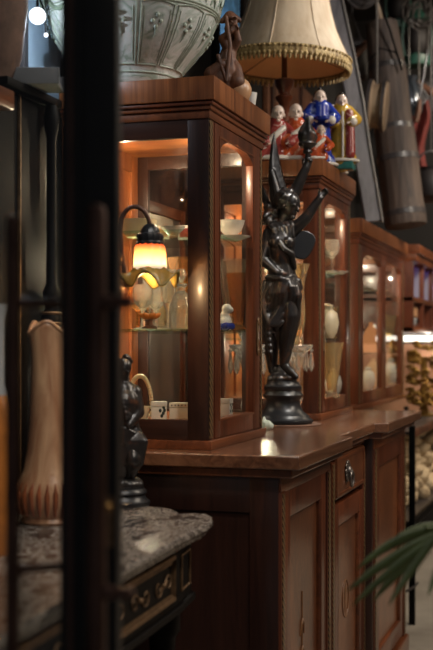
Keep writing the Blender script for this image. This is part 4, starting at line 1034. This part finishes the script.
for nm, b_ in (('base', (-.062, .062, -.05, .05, 0, .012)), ('rim', (-.066, .066, -.056, -.048, .0, .040)), ('rim', (-.066, .066, .048, .056, .0, .040))):
    m = MB().box(*b_, .003); bmesh.ops.transform(m.b, matrix=M, verts=m.b.verts[:]); m.build(nm, greyw, t)
def mirror():
    X = -1.46; p0, p1 = atX(27, 60, X), atX(62, 60, X); z0 = 1.93
    t = thing('added_mirror', 'blue grey panel standing in for door glass reflections, in a pale frame above the tall black cabinet', 'mirror', (X, (p0.y+p1.y)/2, z0))  # solid panel added in place of bluish reflections in the door glass
    MB().box(WX, X-.004, p0.y, p1.y, z0, 2.6).build('mirror_glass', bluep, t)
    m = MB(); framed(m, 'x', WX, p0.y-.03, p1.y+.03, z0-.03, 2.63, .03, .045); m.build('frame', boardmat, t)
    p = atX(37.5, 16, -1.36); q = atX(46, 35, -1.36)
    t = thing('globe_reflection', 'glowing white globe standing in for a lamp reflected in the door glass', 'lamp', p)  # globe added in place of a lamp's reflection
    MB().ball(p, .022).build('globe', globem, t); MB().ball(q, .006).build('small_bulb', globem, t)
    MB().tube([p + Vector((0, 0, .02)), p+Vector((0, 0, .5)), Vector((-1.36, p.y, 3.4))], .003, 6).tube([q, q+Vector((0, -.01, .06)), p+Vector((0, 0, .06))], .0025, 6).build('cord', blackm, t)
mirror()
p = atD(-10, CY, 2.25); loc = Vector((p.x, p.y, .84))
t = thing('pottery_jar', 'orange pottery jar with a pale grey neck at the near end of the console', 'jar', loc)
MB().lathe([(.035, 0), (.040, .01), (.042, .08), (.044, .20), (.040, .27), (.030, .30)], loc, 32).build('body', orangeb, t)
MB().lathe([(.0305, .30), (.026, .32), (.026, .44), (.032, .47), (.030, .47)], loc, 32).build('neck', greyw, t)
t = thing('wall_shelf', 'dark red wooden wall shelf at the far left, carrying the brown relief jar', 'shelf', (-1.40, 2.6, 1.70))
y0, y1 = 2.35, atX(7, CY, -1.30).y
MB().box(WX, -1.28, y0, y1, 1.78, 1.825, .004).build('board', mahog_y, t); MB().box(WX, -1.34, y0, y1, 1.66, 1.78, .004).build('apron', mahog_y, t)
p = atX(-14, CY, -1.39); lump('relief_jar', reliefm, [(.05, 0), (.06, .02), (.085, .10), (.10, .22), (.098, .34), (.06, .42), (.065, .44)], Vector((-1.39, p.y, 1.825)), 'brown relief jar on the wall shelf at the far left', 'jar')
p = atX(-2, 250, -1.485)
t = thing('picture_frame', 'gilt picture frame with a muted painting on the wall at the far left', 'picture', (WX, p.y, 1.3))
MB().box(WX, -1.49, p.y-.12, p.y+.045, 1.20, 1.62).build('painting', plain('muted_painting', '#7a7448', .6, 0, .7, 20), t)
m = MB(); framed(m, 'x', WX, p.y-.14, p.y+.06, 1.18, 1.64, .022, .022); m.build('frame', goldm, t)

# ------------------------------------------------------------------ glass door in the foreground
def shop_door():
    D = 1.5; o = atD(91, CY, D); o.z = FL
    t = tag(empty('door_1', o, ROT), 'black metal framed glass shop door with long pull handles, standing open in the foreground', kind='structure')
    u = lambda x, d=D: (x-91)/1200*d
    def b(x0, x1, y0, y1, z0, z1, name, mat, bev=.004): return MB().box(x0, x1, y0, y1, z0, z1, bev).build(name, mat, t, local=True)
    b(u(62), u(86), -.02, .03, 0, 2.7, 'stile', doorm); b(u(84), u(120), -.032, .03, 0, 2.7, 'stile', doorm)
    b(u(70), u(75), -.026, -.02, 0, 2.7, 'stile_reflection', pipem, .002)  # brown strip stands in for a reflection on the stile
    b(u(-160), u(62), -.02, .03, 2.6, 2.7, 'top_rail', doorm); b(u(-160), u(62), -.02, .03, 0, .22, 'bottom_rail', doorm)
    b(u(-160), u(62), .002, .008, .21, 2.61, 'door_glass', doorgl, 0)
    def handle(x, d, z0, z1, r, zs, xe, name):
        y = d-D; m = MB(); X = (x-CX)/1200*d - (91-CX)/1200*D
        m.tube([(X, y, z0-FL-r), (X, y, z0-FL-r*.7), (X, y, z0-FL), (X, y, z1-FL), (X, y, z1-FL+r*.7), (X, y, z1-FL+r)], [r*.4, r*.85, r, r, r*.85, r*.4], 16)
        ho = m.build(name, pipem, t, local=True)
        for z in zs:
            q = MB(); xe_, ye = xe; E = Vector((xe_, ye, z-FL)); st = Vector((X, y, z-FL)); di = (E-st).normalized()
            q.tube([st, E - di*.004, E, E + di*.003], [r*.62, r*.62, r*.62, r*.3], 12)
            q.tube([st+di*r*.8, st+di*(r*.8+.008)], r*.8, 12); q.build('standoff', pipem, ho, local=True)
    dz = lambda y, d: H + (CY-y)/1200*d
    handle(12.5, 1.47, dz(668, 1.47), dz(222, 1.47), .0085, (dz(302, 1.47), dz(570, 1.47)), (u(62), -.004), 'pull_handle')
    handle(96.5, 1.40, dz(668, 1.40), dz(214, 1.40), .0115, (dz(302, 1.40), dz(592, 1.40)), ((132-CX)/1200*1.40-(91-CX)/1200*D, -.108), 'pull_handle')
    zk = dz(507, 1.46)-FL; X = (107-CX)/1200*1.46 - (91-CX)/1200*D
    q = MB(); q.box(X-.007, X+.007, -.036, -.032, zk-.05, zk+.012, .002); q.build('lock_plate', brassd, t, local=True)
    q = MB(); q.ball((X, -.040, zk), (.006, .008, .006), n=10); q.build('lock_cylinder', brass, t, local=True)
    X = (88-CX)/1200*1.46 - (91-CX)/1200*D; zk = dz(487, 1.46)-FL
    q = MB(); q.box(X-.003, X+.003, -.040, -.031, zk-.010, zk+.010, .002); q.build('latch', brassd, t, local=True)
shop_door()

# ------------------------------------------------------------------ old things above the bookcase
def churn():
    a = atD(406, 226, 6.2); e = atD(381.5, 24, 6.3); ax = (e-a); L = ax.length; M = ax.to_track_quat('Z', 'Y').to_matrix().to_4x4(); k = 6.25/1200
    t = thing('wooden_churn', 'long weathered wooden staved churn with hoops, leaning above the farthest bookcase', 'churn', a)
    g = lambda y: (226-y)/202*L
    st = lambda t_, z: 1+.018*abs(math.sin(9*t_))
    MB().lathe([(.104, 0), (.107, .01), (.108, g(212)), (.103, g(200)), (.104, g(166)), (.108, g(163)), (.108, g(157)), (.104, g(154)), (.104, g(132)), (.096, g(128)), (.098, g(72)), (.094, g(66)), (.084, g(30)), (.082, L), (.07, L), (.07, L-.03)], a, 72, st, M).build('staves', oldwood, t, angle=30)
    for y, r in ((214, .1105), (160, .1115), (130, .105), (69, .1005)):
        MB().lathe([(r-.004, g(y)-.016), (r, g(y)-.014), (r, g(y)+.014), (r-.004, g(y)+.016)], a, 48, None, M, caps=False).build('hoop', boardmat, t)
    m = MB(); m.tube([e, e+Vector((-.03, 0, .15)), Vector((e.x-.05, e.y, 3.4))], .014, 8); m.build('strap', palewood, t)
    m = MB(); m.tube([atD(379, 0, 6.15), atD(390, 30, 6.15), atD(402, 70, 6.15)], .006, 6); m.tube([atD(368, 62, 6.15), atD(380, 48, 6.1), atD(395, 52, 6.1), atD(402, 64, 6.15)], .004, 6); m.build('cord', blackm, t)
churn()
def plank():
    pts = [(374, 222), (367, 180), (361, 145), (354.5, 100), (346, 55), (335, 5), (327, -30)]; d = 5.4
    t = thing('wooden_runner', 'long dark curved wooden runner leaning between the fringed lamp and the churn', 'runner', atD(378, 222, d))
    m = MB(); rows = []
    sec = [(-.040, -.012), (.040, -.012), (.040, .014), (-.040, .014)]
    for x, y in pts:
        c = atD(x, y, d + (222-y)*.0008); rows.append([c + RV*a*(1.0) + Vector((0, 0, a*.12)) + TV*b2 for a, b2 in sec])
    g = [[m.b.verts.new(p) for p in r] for r in rows]
    for a, b2 in zip(g, g[1:]):
        for j in range(4): m.b.faces.new((a[j], a[(j+1) % 4], b2[(j+1) % 4], b2[j]))
    m.b.faces.new(g[0]); m.b.faces.new(g[-1][::-1]); m.build('board', wood('grey_runner_wood', '#56555b', '#96959c', 'z', sc=10, rough=.4, coat=.2), t, bevel=.006)
    e = MB()
    e.tube([atD(x+8.6, y, d-.02+(222-y)*.0008) for x, y in pts], .006, 8); e.build('lit_edge', plain('lit_edge_grey', '#7d7a78', .45, .1, .2, 20), t)  # pale strip paints the bright light along the runner's right edge
plank()
def pulley():
    c = atD(377, 106, 5.9); ax = (RV*.95 + TV*.22 + Vector((0, 0, -.10))).normalized(); M = ax.to_track_quat('Z', 'Y').to_matrix().to_4x4()
    t = thing('pulley', 'small pale wooden pulley wheel hanging between the runner and the churn', 'wheel', c)
    MB().lathe([(.03, -.05), (.115, -.048), (.125, -.040), (.125, -.028), (.108, -.015), (.108, .015), (.125, .028), (.125, .040), (.115, .048), (.03, .05)], c, 48, None, M).build('rim', palewood, t)
    MB().lathe([(.128, -.044), (.129, -.026)], c, 40, None, M, caps=False).lathe([(.128, .026), (.129, .044)], c, 40, None, M, caps=False).build('iron_tyre', boardmat, t)
    MB().tube([c, c+Vector((0, 0, .6)), Vector((c.x, c.y, 3.4))], .006, 6).build('cord', cable, t)
pulley()
def lantern(x, y, d, sc, label):
    c = atD(x, y, d); t = thing('storm_lantern', label, 'lantern', c, 0, 'green storm lanterns hanging at the back'); q = lambda r, z: (r*sc, z*sc)
    MB().lathe([q(.07, -.16), q(.075, -.15), q(.075, -.11), q(.05, -.10), q(.035, -.09)], c, 24).build('tank', greenm, t)
    MB().lathe([q(.035, -.09), q(.06, -.05), q(.068, .0), q(.055, .06), q(.035, .09)], c, 24).build('globe', darkthing, t)
    MB().lathe([q(.035, .09), q(.07, .10), q(.06, .13), q(.03, .16), q(.03, .19), q(.01, .20)], c, 24).build('cap', greenm, t)
    m = MB()
    for s in (-1, 1): m.tube([c+RV*s*.07*sc-Vector((0, 0, .13*sc)), c+RV*s*.085*sc, c+RV*s*.075*sc+Vector((0, 0, .12*sc))], .008*sc, 8)
    m.build('side_tube', greenm, t)
    MB().tube([c+Vector((0, 0, .2*sc)), Vector((c.x, c.y, 3.4))], .003, 6).build('hanger', cable, t)
lantern(417, 38, 7.2, 1.05, 'green enamel storm lantern hanging at the top right')
lantern(398, 6, 7.3, .9, 'green enamel storm lantern hanging behind the top of the churn')
m = MB(); random.seed(31)
for i in range(5):
    c = atD(420+random.uniform(-6, 6), 14+random.uniform(-4, 6), 6.6); rx = random.uniform(.05, .09)
    m.tube([c + RV*rx*math.cos(2*PI*j/28) + Vector((0, 0, rx*1.1*math.sin(2*PI*j/28))) + TV*.02*math.sin(i+j) for j in range(28)], .0045, 6, True)
c = atD(420, 5, 6.6); m.tube([c, Vector((c.x, c.y, 3.4))], .005, 6)
tag(m.build('cable_coil', cable, loc=atD(420, 14, 6.6)), 'coiled grey cable hanging at the top right beside the green lantern', 'cable')
m = MB()
t = thing('hand_tool', 'long iron tool with a reddish wooden handle, hanging right of the churn', 'tool', atD(418, 120, 6.7))
MB().tube([atD(428, 50, 6.7), atD(419.5, 100, 6.7)], .006, 8).build('shaft', boardmat, t); MB().tube([atD(419.5, 99, 6.7), atD(418.5, 110, 6.7), atD(416, 122, 6.7)], [.010, .016, .014], 10).build('handle', carvwood, t)
MB().tube([atD(428, 50, 6.7), atD(430, 0, 6.7), Vector((atD(430, 0, 6.7).x, atD(430, 0, 6.7).y, 3.4))], .003, 6).build('cord', cable, t)
m = MB(); c = atD(419, 145, 7.0); m.sheet([[c + RV*(.10*(a-.5)+.015*math.sin(b2*7)) + Vector((0, 0, .26-.42*b2)) + TV*.03*math.sin(9*a+3*b2) for a in [i/10 for i in range(11)]] for b2 in [j/12 for j in range(13)]])
t = thing('red_cloth', 'dark red cloth hanging behind the wooden churn', 'cloth', c); m.build('fabric', redcl, t, solid=.006); MB().tube([c+Vector((0, 0, .24)), Vector((c.x, c.y, 3.4))], .004, 6).build('cord', cable, t)
def kettle():
    c = atD(431, 186, 6.55); t = thing('iron_pot', 'black iron pot hanging at the right edge above the shelves', 'pot', c)
    MB().lathe([(.04, -.09), (.09, -.06), (.11, 0), (.09, .06), (.06, .085), (.065, .10), (.055, .10)], c, 30).build('body', darkthing, t)
    MB().tube([c+RV*.08*math.cos(PI*j/14)+Vector((0, 0, .09+.1*math.sin(PI*j/14))) for j in range(15)], .006, 8).tube([c+Vector((0, 0, .19)), Vector((c.x, c.y, 3.4))], .004, 6).build('handle', boardmat, t)
kettle()
c = atD(400, 118, 6.9)
t = thing('enamel_jug', 'dark glossy jug hanging right behind the churn', 'jug', atD(409, 98, 6.8)); c = atD(409, 98, 6.8)
MB().lathe([(.05, -.11), (.075, -.08), (.08, -.02), (.06, .05), (.04, .09), (.05, .12), (.045, .12)], c, 28).build('body', plain('steel_blue', '#3a4048', .2, .4, .2, 10), t)
MB().tube([c+RV*.07+Vector((0, 0, -.04)), c+RV*.11, c+RV*.05+Vector((0, 0, .09))], .008, 8).tube([c+Vector((0, 0, .1)), Vector((c.x, c.y, 3.4))], .003, 6).build('handle', boardmat, t)
c = atD(360, 6, 6.0); t = thing('strap_bundle', 'sagging bundle of dark leather straps at the top, between runner and churn', 'straps', c)
for i in range(6):
    a0, a1, a2 = atD(344+2*i, -6-2*i, 6.0), atD(360+2*i, 20-3*i, 6.0-.02*i), atD(378+i, -4-2*i, 6.0); m = MB()
    m.tube([a0+Vector((0, 0, .6))]+[a0*(1-u)**2 + a1*2*u*(1-u) + a2*u*u for u in [j/10 for j in range(11)]]+[a2+Vector((0, 0, .6))], .012, 8); m.build('strap', darkthing if i % 2 else boardmat, t)
MB().tube([Vector((atD(340, 0, 6).x, atD(340, 0, 6).y, a0.z+.62)), Vector((a2.x, a2.y, a2.z+.62))], .012, 8).build('rail', blackm, t)
def hanging_bag(x, y, d, sx, sz, col, label):
    c = atD(x, y, d); t = thing('leather_bag', label, 'bag', c, 0, 'bags hung at the back'); m = MB()
    m.chain([c+RV*-.3*sx-Vector((0, 0, .3*sz)), c+RV*.3*sx-Vector((0, 0, .3*sz)), c+RV*.2*sx+Vector((0, 0, .3*sz)), c+RV*-.2*sx+Vector((0, 0, .3*sz)), c-RV*.3*sx-Vector((0, 0, .3*sz))], [.2*sx]*5)
    m.ball(c, (.4*sx, .22*sx, .4*sz)); m.build('pouch', col, t, remesh=.008)
    m = MB(); m.chain([c+RV*-.36*sx+Vector((0, 0, .3*sz))+TV*.2*sx, c+Vector((0, 0, .05*sz))+TV*.26*sx, c+RV*.36*sx+Vector((0, 0, .3*sz))+TV*.2*sx], [.02, .025, .02]); m.build('flap', carvwood, t)
    MB().tube([c+RV*-.3*sx+Vector((0, 0, .3*sz)), c+Vector((0, 0, sz)), c+RV*.3*sx+Vector((0, 0, .3*sz))], .006, 6).tube([c+Vector((0, 0, sz)), Vector((c.x, c.y, 3.4))], .005, 6).build('strap', darkthing, t)
hanging_bag(430, 96, 7.6, .22, .22, darkthing, 'dark leather bag hanging behind the iron tool at the right')
hanging_bag(408, 150, 7.6, .2, .26, carvwood, 'brown leather bag hanging low behind the churn')
hanging_bag(352, 60, 6.6, .2, .26, darkthing, 'dark leather bag hanging between the runner and the churn')
# blue print and dark wall hangings behind the lamp
p0 = atX(224, 30, -1.47); p1 = atX(243, 30, -1.47)
t = thing('wall_print', 'blue print hanging on the wall between the celadon jar and the lampshade', 'print', (WX, (p0.y+p1.y)/2, 2.3))
MB().box(WX, -1.485, p0.y-.05, p1.y, 2.32, 2.95).build('sheet', bluecl, t); m = MB(); framed(m, 'x', WX, p0.y-.08, p1.y+.03, 2.29, 2.98, .03, .03); m.build('frame', ebony, t)
p0 = atX(268, 120, -1.47); p1 = atX(310, 120, -1.47)
t = thing('carved_panel', 'dark carved wooden panel on the wall behind the porcelain figures', 'panel', (WX+.004, (p0.y+p1.y)/2, 1.95))
MB().box(WX+.004, -1.47, p0.y, p1.y+.4, 1.95, 2.62, .004).build('board', carvwood, t)
m = MB()
for i in range(5): y = p0.y+.05+(p1.y+.3-p0.y)*i/4; m.box(-1.475, -1.455, y-.012, y+.012, 1.97, 2.6, .005)
m.build('ribs', mahog_sh, t)

# ------------------------------------------------------------------ the far end of the aisle
def shelf_unit():
    t = thing('wall_shelf_unit', 'open wooden shelf unit beyond the bookcase, lit violet inside', 'shelf unit', (-1.2, 7.1, 1.25))
    X, y0, y1 = -.92, 6.56, 7.86
    MB().box(WX, X+.03, y0, y1, 1.74, 1.79, .006).box(WX, X+.015, y0, y1, 1.70, 1.74, .006).build('cornice', mahog_y, t)
    for z in (1.315, 1.48): MB().box(WX, X, y0, y1, z, z+.025, .003).build('shelf', mahog_y, t)
    for y in (y0, 6.98, 7.40, y1-.03): MB().box(WX, X-.005, y, y+.03, 1.315, 1.70, .003).build('upright', mahog, t)
    for y in (6.98, 7.40, y1-.03): MB().box(-1.46, X-.03, y-.006, y-.001, 1.51, 1.69).build('violet_reflector', greyw, t)  # pale panels added to catch the violet light
    MB().box(WX, WX+.02, y0, y1, 1.315, 1.72).build('back_panel', carvwood, t)
    MB().box(WX, WX+.03, y0, y1, .86, 1.315, .004).build('lower_panel', peachw, t)
    MB().tube([(-1.46, y0+.05, 1.69), (-1.46, y1-.05, 1.69)], .010, 8).build('violet_strip', purplem, t)
    for yy in (6.78, 7.2, 7.62): point('violet_light', (-1.36, yy, 1.60), 3.2, (.36, .16, 1), 0)
    for xx in (-1.3, -1.0, -.7): point('tube_light', (xx, 7.80, 1.25), .4, (1, .88, .72), 0)
t = thing('tube_lamp', 'long white light tube on the far wall under the shelf unit', 'lamp', (-1, 7.86, 1.285))
MB().tube([(-1.45, 7.845, 1.285), (-.6, 7.845, 1.285)], .018, 10).build('tube', tubem, t); MB().box(-1.46, -.58, 7.865, 7.9, 1.262, 1.308, .003).build('batten', blackm, t)
peach_ = 0
t = thing('wall_panel', 'peach painted panel on the far wall under the light tube', 'panel', (-1, 7.87, .8)); MB().box(-1.49, -.5, 7.87, 7.9, .80, 1.25, .004).build('board', peachw, t)
shelf_unit()
for i, (y, col, lab) in enumerate(((6.72, white, 'pale bottle at the near end of the violet lit shelf'), (6.86, bluep, 'grey bottle standing second on the violet lit shelf'), (7.12, white, 'pale bottle in the middle bay of the violet lit shelf'), (7.28, bluep, 'grey bottle at the far side of the middle bay of the violet lit shelf'))):
    lump('bottle', col, [(.035, 0), (.04, .01), (.04, .10), (.015, .14), (.013, .17), (.016, .175)], Vector((-1.02, y, 1.506)), lab, 'bottle', 'bottles on the violet lit shelf')
def radio():
    t = thing('old_radio', 'small old wooden radio under the violet lit shelf', 'radio', (-.97, 6.70, 1.341)); x, y0, y1, z0, z1 = -.955, 6.60, 6.94, 1.342, 1.476
    MB().box(-1.08, x, y0, y1, z0, z1, .008).build('case', carvwood, t)
    MB().box(x, x+.006, y0+.03, y1-.03, z0+.06, z1-.02, .002).build('speaker_cloth', tan, t); MB().box(x, x+.006, y0+.03, y1-.03, z0+.018, z0+.052, .002).build('dial', greyw, t)
    for y in (y0+.07, y1-.07): MB().ball((x+.01, y, z0+.034), (.012, .014, .014)).build('knob', ebony, t)
radio()
def rack():
    t = thing('iron_rack', 'black iron rack right of the sideboard, loaded with pale stones', 'rack', (-.95, 6.2, FL))
    x1, x0, y0, y1 = -.80, -1.10, 5.64, 7.5
    for x in (x0, x1):
        for y in (y0, y1): MB().box(x-.014, x+.014, y-.014, y+.014, FL, .86, .002).build('leg', blackm, t)
    for z in (.40, .82):
        m = MB(); framed(m, 'x', x0, y0, y1, z-.0, z+.03, .01, .30) if False else m.box(x0, x1, y0, y1, z, z+.012)
        m.build('shelf', boardmat, t)
        m = MB(); m.box(x1-.008, x1+.012, y0, y1, z-.015, z+.018, .002); m.box(x0-.012, x0+.008, y0, y1, z-.015, z+.018, .002); m.build('rail', carvwood if z > .6 else blackm, t)
    m = MB(); m.tube([(x1+.02, y0+.04, .12), (x1+.02, y0-.06, .12), (x1-.02, y0-.10, .10)], .006, 6); m.build('hook', boardmat, t)
rack()
# stones heaped on the lower shelf
stone_me = []
for i in range(5):
    random.seed(40+i); b = bmesh.new(); bmesh.ops.create_icosphere(b, subdivisions=3, radius=1)
    for v in b.verts:
        q = noise.noise(v.co*1.3 + Vector((i*7, 0, 0)))*.35 + noise.noise(v.co*3 + Vector((0, i*5, 0)))*.13; v.co *= (1+q)
        v.co.x *= 1.15; v.co.z *= .72
    me = bpy.data.meshes.new('stone'); b.to_mesh(me); b.free(); me.materials.append(stonem)
    for p in me.polygons: p.use_smooth = True
    stone_me.append(me)
random.seed(77)
lev = [(.455, 12), (.52, 11), (.585, 10), (.65, 9), (.71, 7), (.755, 5)]
for z, n in lev:
    for i in range(n):
        o = bpy.data.objects.new('stone', random.choice(stone_me)); COL.objects.link(o)
        r = random.uniform(.042, .06); o.scale = (r, r, r); y = 5.72 + 1.66*(i+.5+random.uniform(-.3, .3))/n
        o.location = (-.87 - random.uniform(0, .12)*(1.0), y, (.414+.70*r) if z < .46 else z); o.rotation_euler = (random.uniform(-.5, .5), random.uniform(-.5, .5), random.uniform(0, 6))
        tag(o, 'pale beige stone in the heap on the black iron rack', 'stone', 'pale stones on the iron rack')
# gilded garland on top of the rack
def garland():
    c = Vector((-.93, 6.42, .832)); c = Vector((atX(424, CY, -.92).x, atX(424, CY, -.92).y, .832)); t = thing('gilded_garland', 'gilded flower garland standing on the iron rack under the light tube', 'ornament', c); random.seed(12)
    MB().lathe([(.06, 0), (.065, .01), (.03, .03), (.02, .06), (.02, .34)], c, 20).build('stand', goldm, t)
    for i in range(80):
        z = random.uniform(.06, .42); a = random.uniform(0, 2*PI); q = .085*(1-.5*(z/.42-.4)**2)
        p = c + Vector((q*math.cos(a), q*math.sin(a), z)); m = MB()
        for j in range(5):
            b2 = 2*PI*j/5; m.ball(p + Vector((math.cos(b2)*.014, math.sin(b2)*.014, .004*j)), (.013, .013, .010), n=8)
        m.build('blossom', goldm if i % 3 else brass, t)
garland()

# ------------------------------------------------------------------ palm at the right edge
def palm():
    c = atD(520, 560, 2.25); c.z = FL; t = thing('potted_palm', 'potted palm reaching its long green fronds in from the right edge', 'plant', c)
    MB().lathe([(.12, 0), (.13, .01), (.17, .30), (.18, .33), (.165, .33), (.15, .29), (.02, .28)], c, 32).build('pot', carvwood, t)
    MB().tube([c+Vector((0, 0, .28)), c+Vector((.01, 0, .5)), atD(500, 560, 2.2)], [.02, .015, .008], 8).build('stem', leafm, t)
    hub = atD(492, 552, 2.2)
    MB().tube([atD(500, 560, 2.2), hub, atD(462, 532, 2.15), atD(425, 528, 2.1)], [.008, .007, .005, .003], 8).build('stalk', leafm, t)
    leaves = [((455, 530), (405, 526), (356, 570), 2.12, 9), ((450, 530), (395, 552), (346, 592), 2.06, 9), ((448, 532), (400, 560), (352, 606), 2.02, 8), ((440, 533), (402, 566), (372, 602), 2.1, 8),
              ((440, 533), (410, 570), (388, 606), 2.0, 7), ((462, 540), (440, 560), (428, 596), 2.05, 8), ((470, 540), (450, 575), (436, 620), 2.1, 8), ((460, 530), (430, 522), (396, 536), 2.16, 8), ((480, 545), (460, 600), (452, 660), 2.1, 8)]
    for a, m_, e, d, w in leaves:
        A, Mi, E_ = atD(a[0], a[1], d), atD(m_[0], m_[1], d-.03), atD(e[0], e[1], d-.08); rows = []
        for j in range(13):
            u = j/12; p = A*(1-u)**2 + Mi*2*u*(1-u) + E_*u*u; g = (Mi-A)*(1-u)+(E_-Mi)*u; s = g.cross(TV).normalized()
            hw = w*d/1200*.62*max(.04, math.sin(PI*min(1, .12+.88*u))**.7)
            rows.append([p + s*hw*v + TV*(-.35*hw*(abs(v))) for v in (-1, -.5, 0, .5, 1)])
        MB().sheet(rows).build('leaf', leafm, t, solid=.0008)
palm()

# ------------------------------------------------------------------ light
w = bpy.data.worlds.new('World'); bpy.context.scene.world = w; w.use_nodes = True
bg = w.node_tree.nodes['Background']; bg.inputs[0].default_value = (.9, .92, 1, 1); bg.inputs[1].default_value = .08
WARM, NEU = (1, .86, .70), (1, .95, .88)
tag(MB().box(2.4, 2.5, -.6, 8.0, FL, 3.5).build('wall_right', plain('warm_plaster', '#8a6a50', .8, 0, .15, 3)), kind='structure')
area('aisle_light', (.75, 4.0, 3.3), (-1.0, 4.1, 1.0), 75, WARM, .5, 2.6)
area('front_light', (.45, 1.7, 3.2), (-1.2, 3.0, 1.6), 12, NEU, .5, .5)
spot('jar_spot', (.5, 3.0, 3.2), (-1.2, 3.15, 2.25), 55, (.92, .96, 1), .06, 34)
spot('shade_spot', (.7, 5.0, 3.25), (-1.1, 4.65, 2.45), 160, NEU, .05, 26)
spot('statue_spot', (.1, 3.5, 3.3), (-1.05, 4.05, 1.3), 140, NEU, .05, 30)
spot('worktop_spot', (-.8, 5.6, 3.3), (-.85, 4.0, .95), 60, WARM, .08, 50)
spot('console_spot', (-.2, 1.6, 3.2), (-1.1, 2.5, .9), 50, NEU, .08, 36)
spot('churn_spot', (.5, 4.8, 3.3), (-1.0, 6.4, 2.3), 75, (1, .92, .84), .08, 56)
spot('rack_spot', (.2, 5.8, 3.2), (-.9, 6.6, .6), 55, (1, .9, .74), .1, 50)
spot('far_spot', (.6, 6.2, 3.2), (-1.0, 7.6, 1.9), 110, (1, .88, .72), .1, 70)
area('far_wall_light', (1.0, 6.8, 3.3), (.9, 7.9, 1.4), 60, (1, .82, .6), 1.5, .3)
spot('console_warm', (.2, .9, 2.6), (-1.15, 2.45, 1.0), 45, WARM, .08, 30)
point('mirror_fill', atX(44, 28, -1.34), 3.0, (.75, .86, 1), 0)  # unseen light added to brighten the blue grey mirror panel
for y in (3.26, 4.62):  # unseen fill lights added to warm and brighten the cabinet interiors
    point('cabinet_fill', (-1.03, y, 1.775), 3.4, (1, .76, .5), 0); point('cabinet_fill', (-1.30, y, 1.72), 1.6, (1, .74, .48), 0)
    point('cabinet_fill', (-1.25, y, 1.48), 2.6, (1, .76, .5), 0); point('cabinet_fill', (-1.25, y, 1.23), 2.2, (1, .80, .56), 0)
for y in (5.4, 6.2): point('bookcase_fill', (-1.2, y, 1.66), 5.0, (1, .84, .64), 0)  # unseen fill lights added to brighten the bookcase
for y in (5.4, 6.2): point('bookcase_fill', (-1.3, y, 1.36), 2.5, (1, .84, .64), 0)

# ------------------------------------------------------------------ camera
cam = bpy.data.cameras.new('Camera'); co = bpy.data.objects.new('Camera', cam); COL.objects.link(co)
co.location = (0, 0, H); co.rotation_euler = (PI/2, 0, AN)
cam.sensor_fit = 'VERTICAL'; cam.sensor_height = 36; cam.lens = 36*F/650
cam.shift_y = (CY-325)/650; cam.shift_x = 0
cam.clip_start = .05
cam.dof.use_dof = True; cam.dof.focus_distance = 3.5; cam.dof.aperture_fstop = 3.2; cam.dof.aperture_blades = 9
sc = bpy.context.scene; sc.camera = co
sc.view_settings.view_transform = 'Standard'; sc.view_settings.look = 'None'; sc.view_settings.gamma = 1; sc.view_settings.exposure = 0
sc.view_settings.use_curve_mapping = False
sc.cycles.max_bounces = 16; sc.cycles.transparent_max_bounces = 24; sc.cycles.transmission_bounces = 10
